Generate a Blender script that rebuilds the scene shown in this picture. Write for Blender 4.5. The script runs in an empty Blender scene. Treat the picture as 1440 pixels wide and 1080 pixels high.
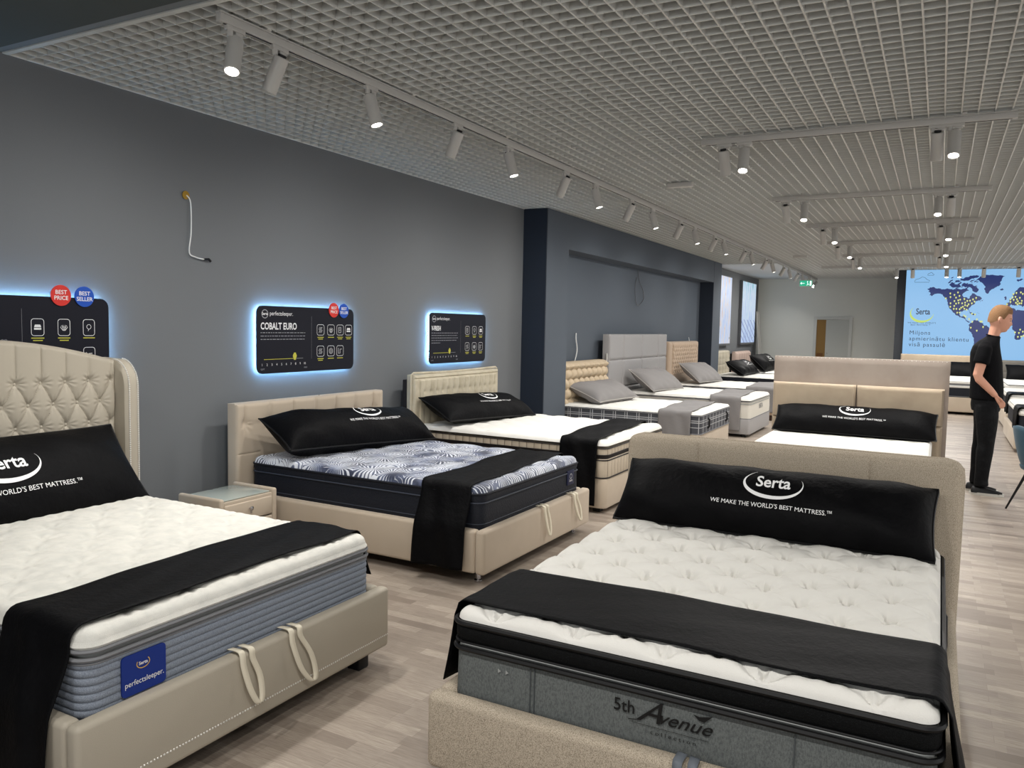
import bpy, bmesh, math, random
import numpy as np
from mathutils import Vector, Matrix, Euler
random.seed(7); rng = np.random.default_rng(7)
C = bpy.context.scene.collection
S = bpy.context.scene
pi = math.pi

# ------------------------------------------------------------------ camera, world, exposure
YAW, PITCH, ROLL, FPX, EYE = .49324, .07423, .02072, 1116.0, 1.6
f_ = Vector((-math.sin(YAW)*math.cos(PITCH), math.cos(YAW)*math.cos(PITCH), -math.sin(PITCH)))
r0 = Vector((math.cos(YAW), math.sin(YAW), 0)); u0 = r0.cross(f_)
r_ = r0*math.cos(ROLL)+u0*math.sin(ROLL); u_ = -r0*math.sin(ROLL)+u0*math.cos(ROLL)
cd = bpy.data.cameras.new('camera'); cam = bpy.data.objects.new('camera', cd); C.objects.link(cam)
cam.matrix_world = Matrix(((r_.x, u_.x, -f_.x, 0), (r_.y, u_.y, -f_.y, 0), (r_.z, u_.z, -f_.z, EYE), (0, 0, 0, 1)))
cd.sensor_width = 36; cd.lens = 36*FPX/1440; cd.clip_start = .05; cd.clip_end = 100
S.camera = cam
wd = bpy.data.worlds.new('world'); S.world = wd; wd.use_nodes = True
bg = wd.node_tree.nodes['Background']; bg.inputs[0].default_value = (.97, .985, 1.0, 1); bg.inputs[1].default_value = 1.1
S.view_settings.view_transform = 'Standard'; S.view_settings.look = 'None'
S.view_settings.gamma = 1; S.view_settings.use_curve_mapping = False
S.view_settings.exposure = -0.2
SPOT_W = 88.0
WX, CZ, YB = -4.664, 3.046, 23.46     # wall plane, ceiling height, back wall

# ------------------------------------------------------------------ node / material helpers
def lin(c):
    return tuple(((v/255)/12.92 if v/255 <= .04045 else ((v/255+.055)/1.055)**2.4) for v in c[:3])+(1,)
class NT:
    def __init__(s, m): s.t = m.node_tree; s.b = s.t.nodes['Principled BSDF']
    def n(s, ty, **k):
        nd = s.t.nodes.new(ty)
        for a, v in k.items(): setattr(nd, a, v)
        return nd
    def l(s, a, b): s.t.links.new(a, b)
    def put(s, sock, v):
        if isinstance(v, bpy.types.NodeSocket): s.l(v, sock)
        else: sock.default_value = v
    def math(s, op, a, b=0.0, c=0.0):
        nd = s.n('ShaderNodeMath', operation=op)
        for i, v in enumerate((a, b, c)): s.put(nd.inputs[i], v)
        return nd.outputs[0]
    def mix(s, f, a, b):
        nd = s.n('ShaderNodeMix', data_type='RGBA'); s.put(nd.inputs[0], f); s.put(nd.inputs[6], a); s.put(nd.inputs[7], b)
        return nd.outputs[2]
    def obj(s): return s.n('ShaderNodeTexCoord').outputs['Object']
    def sep(s, v):
        nd = s.n('ShaderNodeSeparateXYZ'); s.l(v, nd.inputs[0]); return nd.outputs
    def noise(s, vec, scale, detail=2, rough=.5, st=None):
        if st:
            mp = s.n('ShaderNodeMapping'); s.l(vec, mp.inputs[0]); mp.inputs['Scale'].default_value = st; vec = mp.outputs[0]
        nd = s.n('ShaderNodeTexNoise'); s.l(vec, nd.inputs['Vector']); nd.inputs['Scale'].default_value = scale
        nd.inputs['Detail'].default_value = detail; nd.inputs['Roughness'].default_value = rough
        return nd.outputs[0]
    def ramp(s, f, stops):
        nd = s.n('ShaderNodeValToRGB'); s.l(f, nd.inputs[0]); e = nd.color_ramp.elements
        while len(e) < len(stops): e.new(.5)
        for i, (p, c) in enumerate(stops): e[i].position = p; e[i].color = c
        return nd.outputs[0]
    def bump(s, h, dist, strength=1.0):
        nd = s.n('ShaderNodeBump'); s.l(h, nd.inputs['Height']); nd.inputs['Distance'].default_value = dist
        nd.inputs['Strength'].default_value = strength; s.l(nd.outputs[0], s.b.inputs['Normal'])
MATS = {}
def mat(name, rgb, rough=.7, metal=0, spec=.3, bump=None, var=None, sheen=0, stretch=None):
    """bump=(scale,distance); var=(scale,rgb2,lo,hi)"""
    if name in MATS: return MATS[name]
    m = bpy.data.materials.new(name); m.use_nodes = True; t = NT(m); b = t.b
    b.inputs['Base Color'].default_value = lin(rgb); b.inputs['Roughness'].default_value = rough
    b.inputs['Metallic'].default_value = metal; b.inputs['Specular IOR Level'].default_value = spec
    if sheen: b.inputs['Sheen Weight'].default_value = sheen; b.inputs['Sheen Roughness'].default_value = .4
    if var:
        n = t.noise(t.obj(), var[0], 3, .6, stretch)
        t.l(t.ramp(n, [(var[2], lin(rgb)), (var[3], lin(var[1]))]), b.inputs['Base Color'])
    if bump: t.bump(t.noise(t.obj(), bump[0], 3, .6), bump[1])
    MATS[name] = m; return m
def emis(name, rgb, st, base=(0, 0, 0)):
    if name in MATS: return MATS[name]
    m = bpy.data.materials.new(name); m.use_nodes = True; b = m.node_tree.nodes['Principled BSDF']
    b.inputs['Base Color'].default_value = lin(base); b.inputs['Emission Color'].default_value = lin(rgb)
    b.inputs['Emission Strength'].default_value = st; b.inputs['Roughness'].default_value = .5
    MATS[name] = m; return m

# ------------------------------------------------------------------ mesh helpers
class MB:
    def __init__(s): s.v = []; s.f = []
    def add(s, v, f):
        o = len(s.v); s.v += [tuple(p) for p in v]; s.f += [tuple(i+o for i in q) for q in f]; return s
    def box(s, c, d, r=0, seg=3, M=None):
        bm = bmesh.new(); bmesh.ops.create_cube(bm, size=1)
        bmesh.ops.scale(bm, vec=d, verts=bm.verts)
        if r: bmesh.ops.bevel(bm, geom=list(bm.edges), offset=r, segments=seg, profile=.5, affect='EDGES')
        if M: bmesh.ops.transform(bm, matrix=M, verts=bm.verts)
        bmesh.ops.translate(bm, vec=c, verts=bm.verts)
        bm.verts.index_update()
        s.add([v.co[:] for v in bm.verts], [[v.index for v in f.verts] for f in bm.faces]); bm.free(); return s
    def grid(s, P, cu=False, cv=False):
        P = np.asarray(P); nu, nv = P.shape[:2]; idx = np.arange(nu*nv).reshape(nu, nv); F = []
        for i in range(nu if cu else nu-1):
            for j in range(nv if cv else nv-1):
                a, b = (i+1) % nu, (j+1) % nv
                F.append((int(idx[i, j]), int(idx[a, j]), int(idx[a, b]), int(idx[i, b])))
        return s.add(P.reshape(-1, 3).tolist(), F)
    def tube(s, path, r, n=8, closed=False, flat=1.0, cap=True):
        path = [Vector(p) for p in path]; rs = r if hasattr(r, '__len__') else [r]*len(path); L = []
        N = len(path); prev = None
        for i, p in enumerate(path):
            if closed: t = path[(i+1) % N]-path[i-1]
            else: t = path[min(i+1, N-1)]-path[max(i-1, 0)]
            t.normalize()
            if prev is None:
                a = Vector((0, 0, 1)) if abs(t.z) < .9 else Vector((1, 0, 0))
                x = t.cross(a).normalized()
            else: x = (prev-t*prev.dot(t)).normalized()
            prev = x; y = t.cross(x)
            L.append([(p+x*math.cos(2*pi*k/n)*rs[i]+y*math.sin(2*pi*k/n)*rs[i]*flat)[:] for k in range(n)])
        o = len(s.v); s.grid(L, cu=closed, cv=True)
        if not closed and cap: s.f.append(tuple(o+k for k in range(n))[::-1]); s.f.append(tuple(o+(N-1)*n+k for k in range(n)))
        return s
    def lathe(s, prof, c=(0, 0, 0), n=20, M=None):
        P = [[Vector((r*math.cos(2*pi*k/n), r*math.sin(2*pi*k/n), z)) for k in range(n)] for r, z in prof]
        if M: P = [[M @ p for p in q] for q in P]
        o = len(s.v); s.grid([[(p+Vector(c))[:] for p in q] for q in P], cv=True)
        s.f.append(tuple(o+k for k in range(n))[::-1]); s.f.append(tuple(o+(len(prof)-1)*n+k for k in range(n))); return s
    def map(s, fn): s.v = [tuple(fn(*p)) for p in s.v]; return s
    def mesh(s, name, m, smooth=True):
        me = bpy.data.meshes.new(name); me.from_pydata(s.v, [], s.f); me.validate(); me.update()
        bm = bmesh.new(); bm.from_mesh(me); bmesh.ops.recalc_face_normals(bm, faces=bm.faces); bm.to_mesh(me); bm.free()
        if smooth:
            me.polygons.foreach_set('use_smooth', [True]*len(me.polygons))
            me.set_sharp_from_angle(angle=math.radians(38))
        if m: me.materials.append(m)
        return me
    def build(s, name, m, parent=None, smooth=True, label=None):
        return link(name, s.mesh(name, m, smooth), parent, label)
def link(name, me, parent=None, label=None):
    o = bpy.data.objects.new(name, me); C.objects.link(o)
    if parent: o.parent = parent
    if label: o['label'] = label
    return o
def tag(o, label, cat, group=None):
    o['label'] = label; o['category'] = cat
    if group: o['group'] = group
    return o
def thing(name, label, cat, loc=(0, 0, 0), rz=0, group=None):
    o = bpy.data.objects.new(name, None); C.objects.link(o); o.empty_display_size = .1
    o.location = loc; o.rotation_euler = (0, 0, rz); return tag(o, label, cat, group)
def struct(name, mb, m, smooth=False):
    o = mb.build(name, m, None, smooth); o['kind'] = 'structure'; return o
def solidify(o, t, off=1):
    md = o.modifiers.new('thickness', 'SOLIDIFY'); md.thickness = t; md.offset = off; return o

_tc = {}
def text2d(txt, size, bold=0, shear=0, space=1.0, align='CENTER'):
    k = (txt, size, bold, shear, space, align)
    if k not in _tc:
        c = bpy.data.curves.new('t', 'FONT'); c.body = txt; c.size = size; c.offset = bold; c.shear = shear
        c.space_character = space; c.align_x = align; c.resolution_u = 3
        o = bpy.data.objects.new('t', c); C.objects.link(o); dg = bpy.context.evaluated_depsgraph_get()
        me = o.evaluated_get(dg).to_mesh()
        _tc[k] = ([(v.co.x, v.co.y) for v in me.vertices], [tuple(p.vertices) for p in me.polygons])
        o.evaluated_get(dg).to_mesh_clear(); bpy.data.objects.remove(o); bpy.data.curves.remove(c)
    return _tc[k]
def put_text(mb, fn, txt, u, v, size, bold=0, shear=0, space=1.0, align='CENTER', sx=1.0):
    V, F = text2d(txt, size, bold, shear, space, align)
    mb.add([fn(u+x*sx, v+y) for x, y in V], F); return mb
def poly(mb, fn, pts):
    """triangulated flat polygon"""
    from mathutils.geometry import tessellate_polygon
    T = tessellate_polygon([[Vector((p[0], p[1], 0)) for p in pts]])
    mb.add([fn(*p) for p in pts], [tuple(t) for t in T]); return mb
def rect(mb, fn, u0, v0, u1, v1): return mb.add([fn(u0, v0), fn(u1, v0), fn(u1, v1), fn(u0, v1)], [(0, 1, 2, 3)])
def stroke(mb, fn, pts, w, closed=False):
    n = len(pts); L = []
    for i in range(n):
        a = pts[(i-1) % n] if closed or i else pts[0]; b = pts[(i+1) % n] if closed or i < n-1 else pts[-1]
        dx, dy = b[0]-a[0], b[1]-a[1]; l = math.hypot(dx, dy) or 1; ww = w[i] if hasattr(w, '__len__') else w
        L.append([fn(pts[i][0]-dy/l*ww/2, pts[i][1]+dx/l*ww/2), fn(pts[i][0]+dy/l*ww/2, pts[i][1]-dx/l*ww/2)])
    return mb.grid(L, cu=closed)
def rrect(cx, cy, w, h, r, n=5):
    P = []
    for sx, sy, a0 in ((1, 1, 0), (-1, 1, 90), (-1, -1, 180), (1, -1, 270)):
        for k in range(n+1):
            a = math.radians(a0+90*k/n); P.append((cx+sx*(w/2-r)+r*math.cos(a), cy+sy*(h/2-r)+r*math.sin(a)))
    return P
def circ(cx, cy, r, n=24, ry=None): return [(cx+r*math.cos(2*pi*k/n), cy+(ry or r)*math.sin(2*pi*k/n)) for k in range(n)]
def plane_fn(o, U, V, eps=0):
    o, U, V = Vector(o), Vector(U), Vector(V); N = U.cross(V).normalized()*eps
    return lambda u, v: (o+U*u+V*v+N)[:]

def logo(mb, fn, cx, cy, s, tagline=True, word=True):
    """oval swoosh with the mattress maker's name, s = width of the oval"""
    pts = []; w = []
    for k in range(41):
        a = math.radians(128+k*255/40); pts.append((cx+s*.5*math.cos(a), cy+s*.30*math.sin(a)))
        w.append(s*(.004+.07*math.sin(pi*k/40)**1.5))
    stroke(mb, fn, pts, w)
    if word: put_text(mb, fn, 'Serta', cx, cy-s*.085, s*.33, bold=s*.006, sx=.86)
    if tagline: put_text(mb, fn, "WE MAKE THE WORLD'S BEST MATTRESS.\u2122", cx, cy-s*.50, s*.108, sx=.96)

# ------------------------------------------------------------------ materials
wall_m = mat('slate_grey_wall_paint', (112, 115, 118), .75, spec=.2, bump=(180, .0006))
navy_m = mat('blue_grey_alcove_paint', (86, 93, 102), .7, spec=.2, bump=(150, .0006))
navyd_m = mat('dark_navy_alcove_face', (38, 44, 54), .7, spec=.2, bump=(150, .0006))  # darker navy for the alcove faces turned towards the camera
back_m = mat('light_grey_wall_paint', (222, 224, 218), .75, spec=.2, bump=(150, .0005))
charcoal_m = mat('charcoal_wall_paint', (52, 55, 60), .7)
grid_m = mat('white_grid_metal', (212, 213, 209), .4, spec=.5)
plenum_m = mat('dark_plenum', (14, 14, 14), .9)
plaster_m = mat('white_plasterboard', (196, 200, 202), .8)
soffit_m = mat('dark_grey_soffit_paint', (78, 84, 84), .8)
white_m = mat('white_lacquered_metal', (188, 186, 182), .4, spec=.4)
lens_m = emis('lamp_lens', (255, 252, 244), 16)
black_m = mat('black_plastic', (20, 20, 22), .5)
chrome_m = mat('chrome', (205, 205, 210), .15, metal=1)
stud_m = mat('silver_studs', (226, 224, 218), .35, metal=.5, spec=.6)
beige_m = mat('beige_velvet', (180, 166, 148), .75, bump=(260, .0006), var=(2.2, (188, 174, 156), .35, .7), sheen=.15)
beige1_m = mat('warm_grey_leatherette', (170, 162, 147), .55, spec=.35, bump=(300, .0004))
beige3_m = mat('cream_velvet', (192, 183, 162), .7, bump=(240, .0006), var=(9, (172, 162, 140), .4, .75), sheen=.15)
tweed_m = mat('beige_tweed', (198, 185, 166), .9, bump=(420, .003), var=(330, (138, 126, 109), .44, .66))
suede_m = mat('taupe_suede', (164, 152, 142), .8, bump=(220, .0006), var=(3.5, (152, 139, 129), .35, .7), sheen=.2)
sand_m = mat('sand_suede', (186, 170, 148), .8, bump=(220, .0006), var=(3.0, (172, 155, 134), .35, .7), sheen=.2)
greyleather_m = mat('grey_leatherette', (152, 150, 150), .45, spec=.4, bump=(200, .0004))
brown_m = mat('mink_velvet', (172, 152, 132), .75, bump=(200, .0008), sheen=.2)
blackv_m = mat('black_velour', (4, 4, 6), .6, spec=.09, bump=(35, .004), var=(6, (9, 9, 11), .4, .7))
piping_m = mat('black_piping', (12, 12, 14), .5)
greyc_m = mat('grey_velour', (118, 115, 114), .75, bump=(40, .002), sheen=.15)
greyp_m = mat('grey_cotton', (130, 127, 126), .85, bump=(60, .002))
whitefab_m = mat('white_knit', (222, 220, 214), .85, bump=(300, .0012))
white1_m = mat('white_damask_knit', (222, 220, 212), .85, bump=(420, .0018), var=(14, (210, 209, 202), .4, .65))
greypipe_m = mat('grey_piping', (118, 119, 122), .7)
blueside_m = mat('blue_grey_knit', (136, 143, 154), .85, bump=(260, .0015), var=(300, (110, 118, 131), .4, .65))
navyside_m = mat('navy_ticking', (18, 22, 32), .65, bump=(90, .003))
navypipe_m = mat('slate_piping', (56, 62, 74), .5)
def pleated():
    m = bpy.data.materials.new('champagne_pleated_ticking'); m.use_nodes = True; t = NT(m); s = t.sep(t.obj())
    def L(c): return t.math('POWER', t.math('ABSOLUTE', t.math('SINE', t.math('MULTIPLY', c, pi/.075))), .4)
    nn = t.sep(t.n('ShaderNodeTexCoord').outputs['Normal']); fx = t.math('GREATER_THAN', t.math('ABSOLUTE', nn[0]), .7); fy = t.math('SUBTRACT', 1.0, fx)
    h = t.math('ADD', t.math('MULTIPLY', L(s[0]), fy), t.math('MULTIPLY', L(s[1]), fx)); t.bump(h, .012)
    t.l(t.mix(t.math('LESS_THAN', h, .38), lin((186, 173, 154)), lin((140, 128, 112))), t.b.inputs['Base Color']); t.b.inputs['Roughness'].default_value = .75; return m
ruche_m = pleated()
chardk_m = mat('black_brown_binding', (30, 26, 26), .6)
mesh5_m = mat('black_spacer_mesh', (8, 9, 10), .7, spec=.12, bump=(300, .003), var=(380, (44, 47, 49), .58, .72))
grey5_m = mat('grey_woven_ticking', (104, 108, 107), .9, bump=(260, .0015), var=(200, (82, 86, 86), .4, .66), stretch=(1, 1, .5))
stone_m = mat('pale_grey_border', (150, 152, 150), .7)
blue_m = mat('royal_blue_label', (20, 46, 124), .6)
print_m = mat('white_print', (235, 235, 235), .6)
gold_m = mat('gold_print', (206, 170, 84), .5)
dkprint_m = mat('black_print', (14, 14, 14), .6)
wood_m = mat('dark_back_board', (34, 30, 30), .7)

def floor_mat():
    m = bpy.data.materials.new('oak_strip_laminate'); m.use_nodes = True; t = NT(m); o = t.obj()
    def brick(w, h, c1, c2, off, ms):
        nd = t.n('ShaderNodeTexBrick'); t.l(o, nd.inputs['Vector']); nd.offset = off; nd.offset_frequency = 2; nd.squash = 1
        nd.inputs['Scale'].default_value = 1; nd.inputs['Brick Width'].default_value = w; nd.inputs['Row Height'].default_value = h
        nd.inputs['Mortar Size'].default_value = ms; nd.inputs['Bias'].default_value = 0; nd.inputs['Mortar Smooth'].default_value = 0
        nd.inputs['Color1'].default_value = lin(c1); nd.inputs['Color2'].default_value = lin(c2); nd.inputs['Mortar'].default_value = lin((112, 100, 90)); return nd.outputs[0]
    a = brick(.43, .066, (186, 174, 160), (124, 112, 101), .37, .0009)
    b = brick(.31, .066, (180, 168, 154), (134, 122, 111), .61, .0)
    c = t.mix(.45, a, b)
    g = t.noise(o, 9, 4, .65, (1.2, 22, 1))
    c2 = t.mix(t.math('MULTIPLY', t.math('SUBTRACT', g, .38), 2.2), c, lin((118, 104, 93)))
    t.l(c2, t.b.inputs['Base Color']); t.b.inputs['Roughness'].default_value = .42; t.b.inputs['Specular IOR Level'].default_value = .45
    return m

# ------------------------------------------------------------------ room
fm = floor_mat()
struct('floor', MB().box((.7, 10.1, -.05), (11.2, 27, .1)), fm)
struct('wall_left', MB().box((WX-.1, 10.1, 1.75), (.2, 27, 3.5)), wall_m)
struct('wall_back', MB().box((.7, YB+.1, 1.75), (11.2, .2, 3.5)), back_m)
struct('ceiling', MB().box((.7, 10.1, 3.45), (11.2, 27, .1)), plenum_m)
# open-cell grid
G = .0958; gm = MB(); y0g = 2.66
for i in range(int((6.2-WX)/G)):
    x = WX+.012+i*G
    y1 = 17.9 if x < -3.2 else YB
    gm.box((x, (y0g+y1)/2, CZ+.025), (.0085, y1-y0g, .050))
for j in range(int((YB-y0g)/G)+1):
    y = y0g+j*G; xa = WX if y < 17.9 else -3.2
    gm.box(((xa+6.2)/2, y, CZ+.0245), (6.2-xa, .0060, .048))
o = struct('ceiling_grid', gm, grid_m)
o.name = 'ceiling'
struct('ceiling', MB().box((-3.93, 20.7, CZ+.03), (1.46, 5.52, .06)), plaster_m)
struct('trim_1', MB().box((.7, y0g-.02, CZ+.012), (11.0, .03, .03)), grid_m)          # edge profile of the grid
struct('trim_2', MB().box((WX+.004, 6, CZ+.004), (.016, 6.7, .012)), grid_m)
struct('ceiling', MB().box((.7, 2.6, CZ+.03), (11.2, .10, .05)), mat('grey_bulkhead_paint', (128, 134, 138), .8))
struct('ceiling', MB().box((.7, -.35, CZ+.02), (11.2, 5.8, .06)), soffit_m)
# alcove: deep frame standing out of the left wall, y 8.9 .. 17.75, with a recess
AX = -4.34; ya, yb, za = 9.57, 17.11, 2.60; yc, yd = 8.9, 17.77
def wallseg(name, x0, x1, y0, y1, z0, z1, m): return struct(name, MB().box(((x0+x1)/2, (y0+y1)/2, (z0+z1)/2), (x1-x0, y1-y0, z1-z0)), m)
wallseg('wall_alcove_near', WX, AX, yc+.02, ya, 0, CZ, navy_m)
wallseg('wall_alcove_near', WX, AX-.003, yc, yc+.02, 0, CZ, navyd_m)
wallseg('wall_alcove_far', WX, AX, yb+.02, yd, 0, CZ, navy_m)
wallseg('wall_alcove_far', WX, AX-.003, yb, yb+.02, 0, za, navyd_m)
wallseg('wall_alcove_top', WX, AX, ya, yb, za, CZ, navy_m)
wallseg('wall_alcove_back', WX, WX+.03, ya, yb, 0, za, navy_m)
# block that carries the big screen
wallseg('wall_screen', -.95, 6.2, 20.47, 20.75, 0, CZ, charcoal_m)
# doorway in the back wall: frame, half open door, store room behind
dk = MB(); dk.box((-2.62, YB-.015, 1.0), (.95, .03, 2.0))
dx0, dx1, dz = -3.12, -2.13, 2.0
fr = MB()
fr.box((dx0+.04, YB-.02, dz/2), (.08, .06, dz), .004); fr.box((dx1-.04, YB-.02, dz/2), (.08, .06, dz), .004); fr.box(((dx0+dx1)/2, YB-.02, dz-.035), (dx1-dx0-.16, .06, .07), .004)
struct('trim_3', fr, mat('white_door_frame', (206, 208, 204), .5))
d = MB().box((-2.50, YB-.012, .96), (.60, .035, 1.92), .003).build('door_1', mat('pale_grey_door', (192, 195, 190), .5)); d['kind'] = 'structure'
MB().lathe([(.001, 0), (.012, .001), (.012, .05), (.001, .052)], (-2.74, YB-.03, 1.0), 10, Matrix.Rotation(pi/2, 3, 'X')).build('door_handle', chrome_m, d)
struct('wall_storeroom', MB().box((-2.92, YB-.004, .96), (.24, .012, 1.92)), mat('ochre_storeroom_wall', (150, 118, 70), .8))
bx = MB(); bx.box((-2.93, YB-.035, .75), (.16, .04, .5), .006)
tag(bx.build('cardboard_box', mat('kraft_cardboard', (120, 84, 50), .85)), 'brown box standing in the doorway of the far back wall', 'box')

# ------------------------------------------------------------------ track lighting
def spot_parts(direction):
    d = Vector(direction).normalized(); q = Vector((0, 0, -1)).rotation_difference(d).to_matrix().to_4x4()
    return d, q
ARM = None; _sm = {}
def spotlight(x, y, d, label, group, along='y', power=1.0):
    if y > 21: power = .8; d = (d[0], -.6, -1)
    global ARM
    dv, q = spot_parts(d); key = (tuple(round(c, 3) for c in d), along)
    if key not in _sm:
        a = MB()
        if along == 'y': a.box((0, 0, -.012), (.03, .11, .022), .004).box((0, .02, -.03), (.022, .045, .016), .003).lathe([(.012, -.02), (.016, -.022), (.016, -.045), (.01, -.05)], (0, -.03, 0), 12)
        else: a.box((0, 0, -.012), (.11, .03, .022), .004).box((.02, 0, -.03), (.045, .022, .016), .003).lathe([(.012, -.02), (.016, -.022), (.016, -.045), (.01, -.05)], (-.03, 0, 0), 12)
        b = MB().tube([(0, 0, -.035), (0, 0, -.06), (.0, .0, -.085)], [.006, .008, .012], 8)
        side = Vector((0, 1, 0)) if abs(dv.x) > abs(dv.y) else Vector((1, 0, 0))
        c0 = Vector((0, 0, -.085)); start = c0-dv*.035
        R = q.to_3x3()
        L = .185; rad = .039
        body = MB().lathe([(rad-.004, 0), (rad, -.004), (rad, -L+.003), (rad-.004, -L), (rad-.006, -L), (rad-.009, -L+.01), (.006, -L+.012)], start, 24, R)
        cap = MB().lathe([(.010, .004), (.022, .0), (.022, .012), (.01, .014)], start-dv*.0, 12, R)
        lens = MB().lathe([(rad-.010, -L+.008), (rad-.010, -L+.004), (.004, -L+.001)], start, 24, R)
        _sm[key] = (a.mesh('adapter', white_m), b.mesh('arm', white_m), body.mesh('lamp_body', white_m), cap.mesh('rear_cap', black_m), lens.mesh('lens', lens_m), start+dv*(L+.012))
    A, B, BD, CP, LN, lp = _sm[key]
    t = thing('track_spotlight', label, 'spotlight', (x, y, CZ-.055), 0, group)
    link('adapter', A, t); link('arm', B, t); link('lamp_body', BD, t); link('rear_cap', CP, t); link('lens', LN, t)
    ld = bpy.data.lights.get('spot_%.2f' % power)
    if not ld:
        ld = bpy.data.lights.new('spot_%.2f' % power, 'SPOT'); ld.energy = SPOT_W*power; ld.spot_size = math.radians(150); ld.spot_blend = 1.0
        ld.shadow_soft_size = .03; ld.color = (1, .97, .925)
    lo = bpy.data.objects.new('lamp_light', ld); C.objects.link(lo); lo.parent = t; lo.location = lp
    lo.rotation_euler = q.to_euler()
    return t
def track(x0, y0, x1, y1, label, n=(1,)):
    t = thing('lighting_track', label, 'lighting track', ((x0+x1)/2, (y0+y1)/2, CZ-.055), 0, 'white lighting tracks under the grid')
    L = math.hypot(x1-x0, y1-y0); along = abs(y1-y0) > abs(x1-x0)
    m = MB(); hx, hy = (.034, L) if along else (L, .034)
    m.box((0, 0, .0425), (hx, hy, .008)); m.box((0, 0, .018), (hx, hy, .040) if False else ((.034, L, .04) if along else (L, .034, .04)), .003)
    m.build('rail', white_m, t)
    s = MB().box((0, 0, -.0025), (.010, L-.06, .003) if along else (L-.06, .010, .003)); s.build('slot', black_m, t)
    for k in range(max(2, int(L/1.2))):
        a = -L/2+.3+k*(L-.6)/max(1, int(L/1.2)-1)
        MB().box((0, a, .062) if along else (a, 0, .062), (.05, .03, .03) if along else (.03, .05, .03), .003).build('hanger_clip', white_m, t) if k < 14 else None
track(-3.05, 2.70, -3.05, 23.1, 'long white lighting track running parallel to the grey wall')
ysp = [2.80, 3.09, 3.83, 4.79, 5.55, 6.62, 7.32, 8.34, 9.07, 10.2, 10.88, 11.97, 12.54, 14.02, 14.6, 15.92, 16.58, 17.89, 18.6, 19.8, 20.5, 21.6, 22.2, 22.9]
nth = ['nearest', 'second', 'third', 'fourth', 'fifth', 'sixth', 'seventh', 'eighth', 'ninth', 'tenth', 'eleventh', 'twelfth', 'thirteenth', 'fourteenth', 'fifteenth', 'sixteenth', 'seventeenth', 'eighteenth', 'nineteenth', 'twentieth', 'twenty-first', 'twenty-second', 'twenty-third', 'farthest']
for i, y in enumerate(ysp):
    d = (-.52, .10, -1) if i % 2 else (.30, .05, -1)
    if i == 0: d = (.22, -.35, -1)
    if i == 1: d = (-.50, -.05, -1)
    spotlight(-3.05, y, d, 'white cylinder spotlight, %s to the camera on the long wall-side track, tilted %s' % (nth[i], 'to the wall' if i % 2 else 'to the aisle'), 'spotlights on the long track')
cross = [(6.1, (-1.51, -1.36, -.09, .01)), (9.0, (-1.54, -1.35, -.09, .02)), (11.4, (-1.46, -1.31, -.07, .02)), (13.7, (-1.52, -1.34, -.12, .0)), (16.0, (-1.50, -1.38, -.09, .02))]
cn = ['first', 'second', 'third', 'fourth', 'fifth']
for k, (y, xs) in enumerate(cross):
    track(-1.68, y, .36, y, 'short white crosswise track, %s from the camera, over the middle aisle' % cn[k])
    for i, x in enumerate(xs):
        front = (i % 2 == 1) if k != 1 else i in (1, 2)
        side = 'left' if i < 2 else 'right'
        spotlight(x, y, (.06 if i < 2 else 0, -.42 if front else .42, -1), 'white spotlight on the %s crosswise track, %s pair, aimed %s' % (cn[k], side, 'at the camera' if front else 'away to the far wall'), 'spotlights on crosswise tracks', 'x')
# added track over the camera, out of view, to brighten faces turned this way
track(-2.4, .6, 1.2, .6, 'added white crosswise track over the camera, unseen, carrying fill spotlights')
for i, x in enumerate((-2.2, -1.1, -.1, 1.0)):
    spotlight(x, .6, (-.1, .75 if i % 2 else .55, -1), 'added unseen fill spotlight over the camera, %s of four' % ('first', 'second', 'third', 'fourth')[i], 'spotlights on crosswise tracks', 'x')
track(-2.4, 18.8, 2.0, 18.8, 'white crosswise track in front of the big world map screen')
for i, x in enumerate((-.89, -.59, .04, .27, .70, 1.3)):
    spotlight(x, 18.8, (0, -.3 if i in (0, 2, 3) else .35, -1), 'white spotlight hanging in front of the map screen, number %s from its left edge' % ('one', 'two', 'three', 'four', 'five', 'six')[i], 'spotlights before the screen', 'x', 1.2)
# added tracks to the right, outside the frame, whose spots serve as fill
for y in (3.2, 6.1, 9.0, 11.4, 13.7, 16.0):
    track(3.0, y, 5.0, y, 'added white crosswise track on the right, unseen, carrying fill spotlights')
    for i, x in enumerate((3.2, 4.8)):
        spotlight(x, y, (-.25, -.3 if i else .3, -1), 'added unseen fill spotlight on the right', 'added fill spotlights on the right', 'x', 1.6)
def detector(x, y, label):
    t = MB().box((x, y, CZ-.025), (.26, .07, .05), .008)
    return tag(t.build('emergency_light', white_m), label, 'emergency light')
detector(-2.36, 7.83, 'small white box on the ceiling grid right of the long track, near')
detector(-2.45, 16.1, 'small white box on the ceiling grid, far from the camera')

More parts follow.
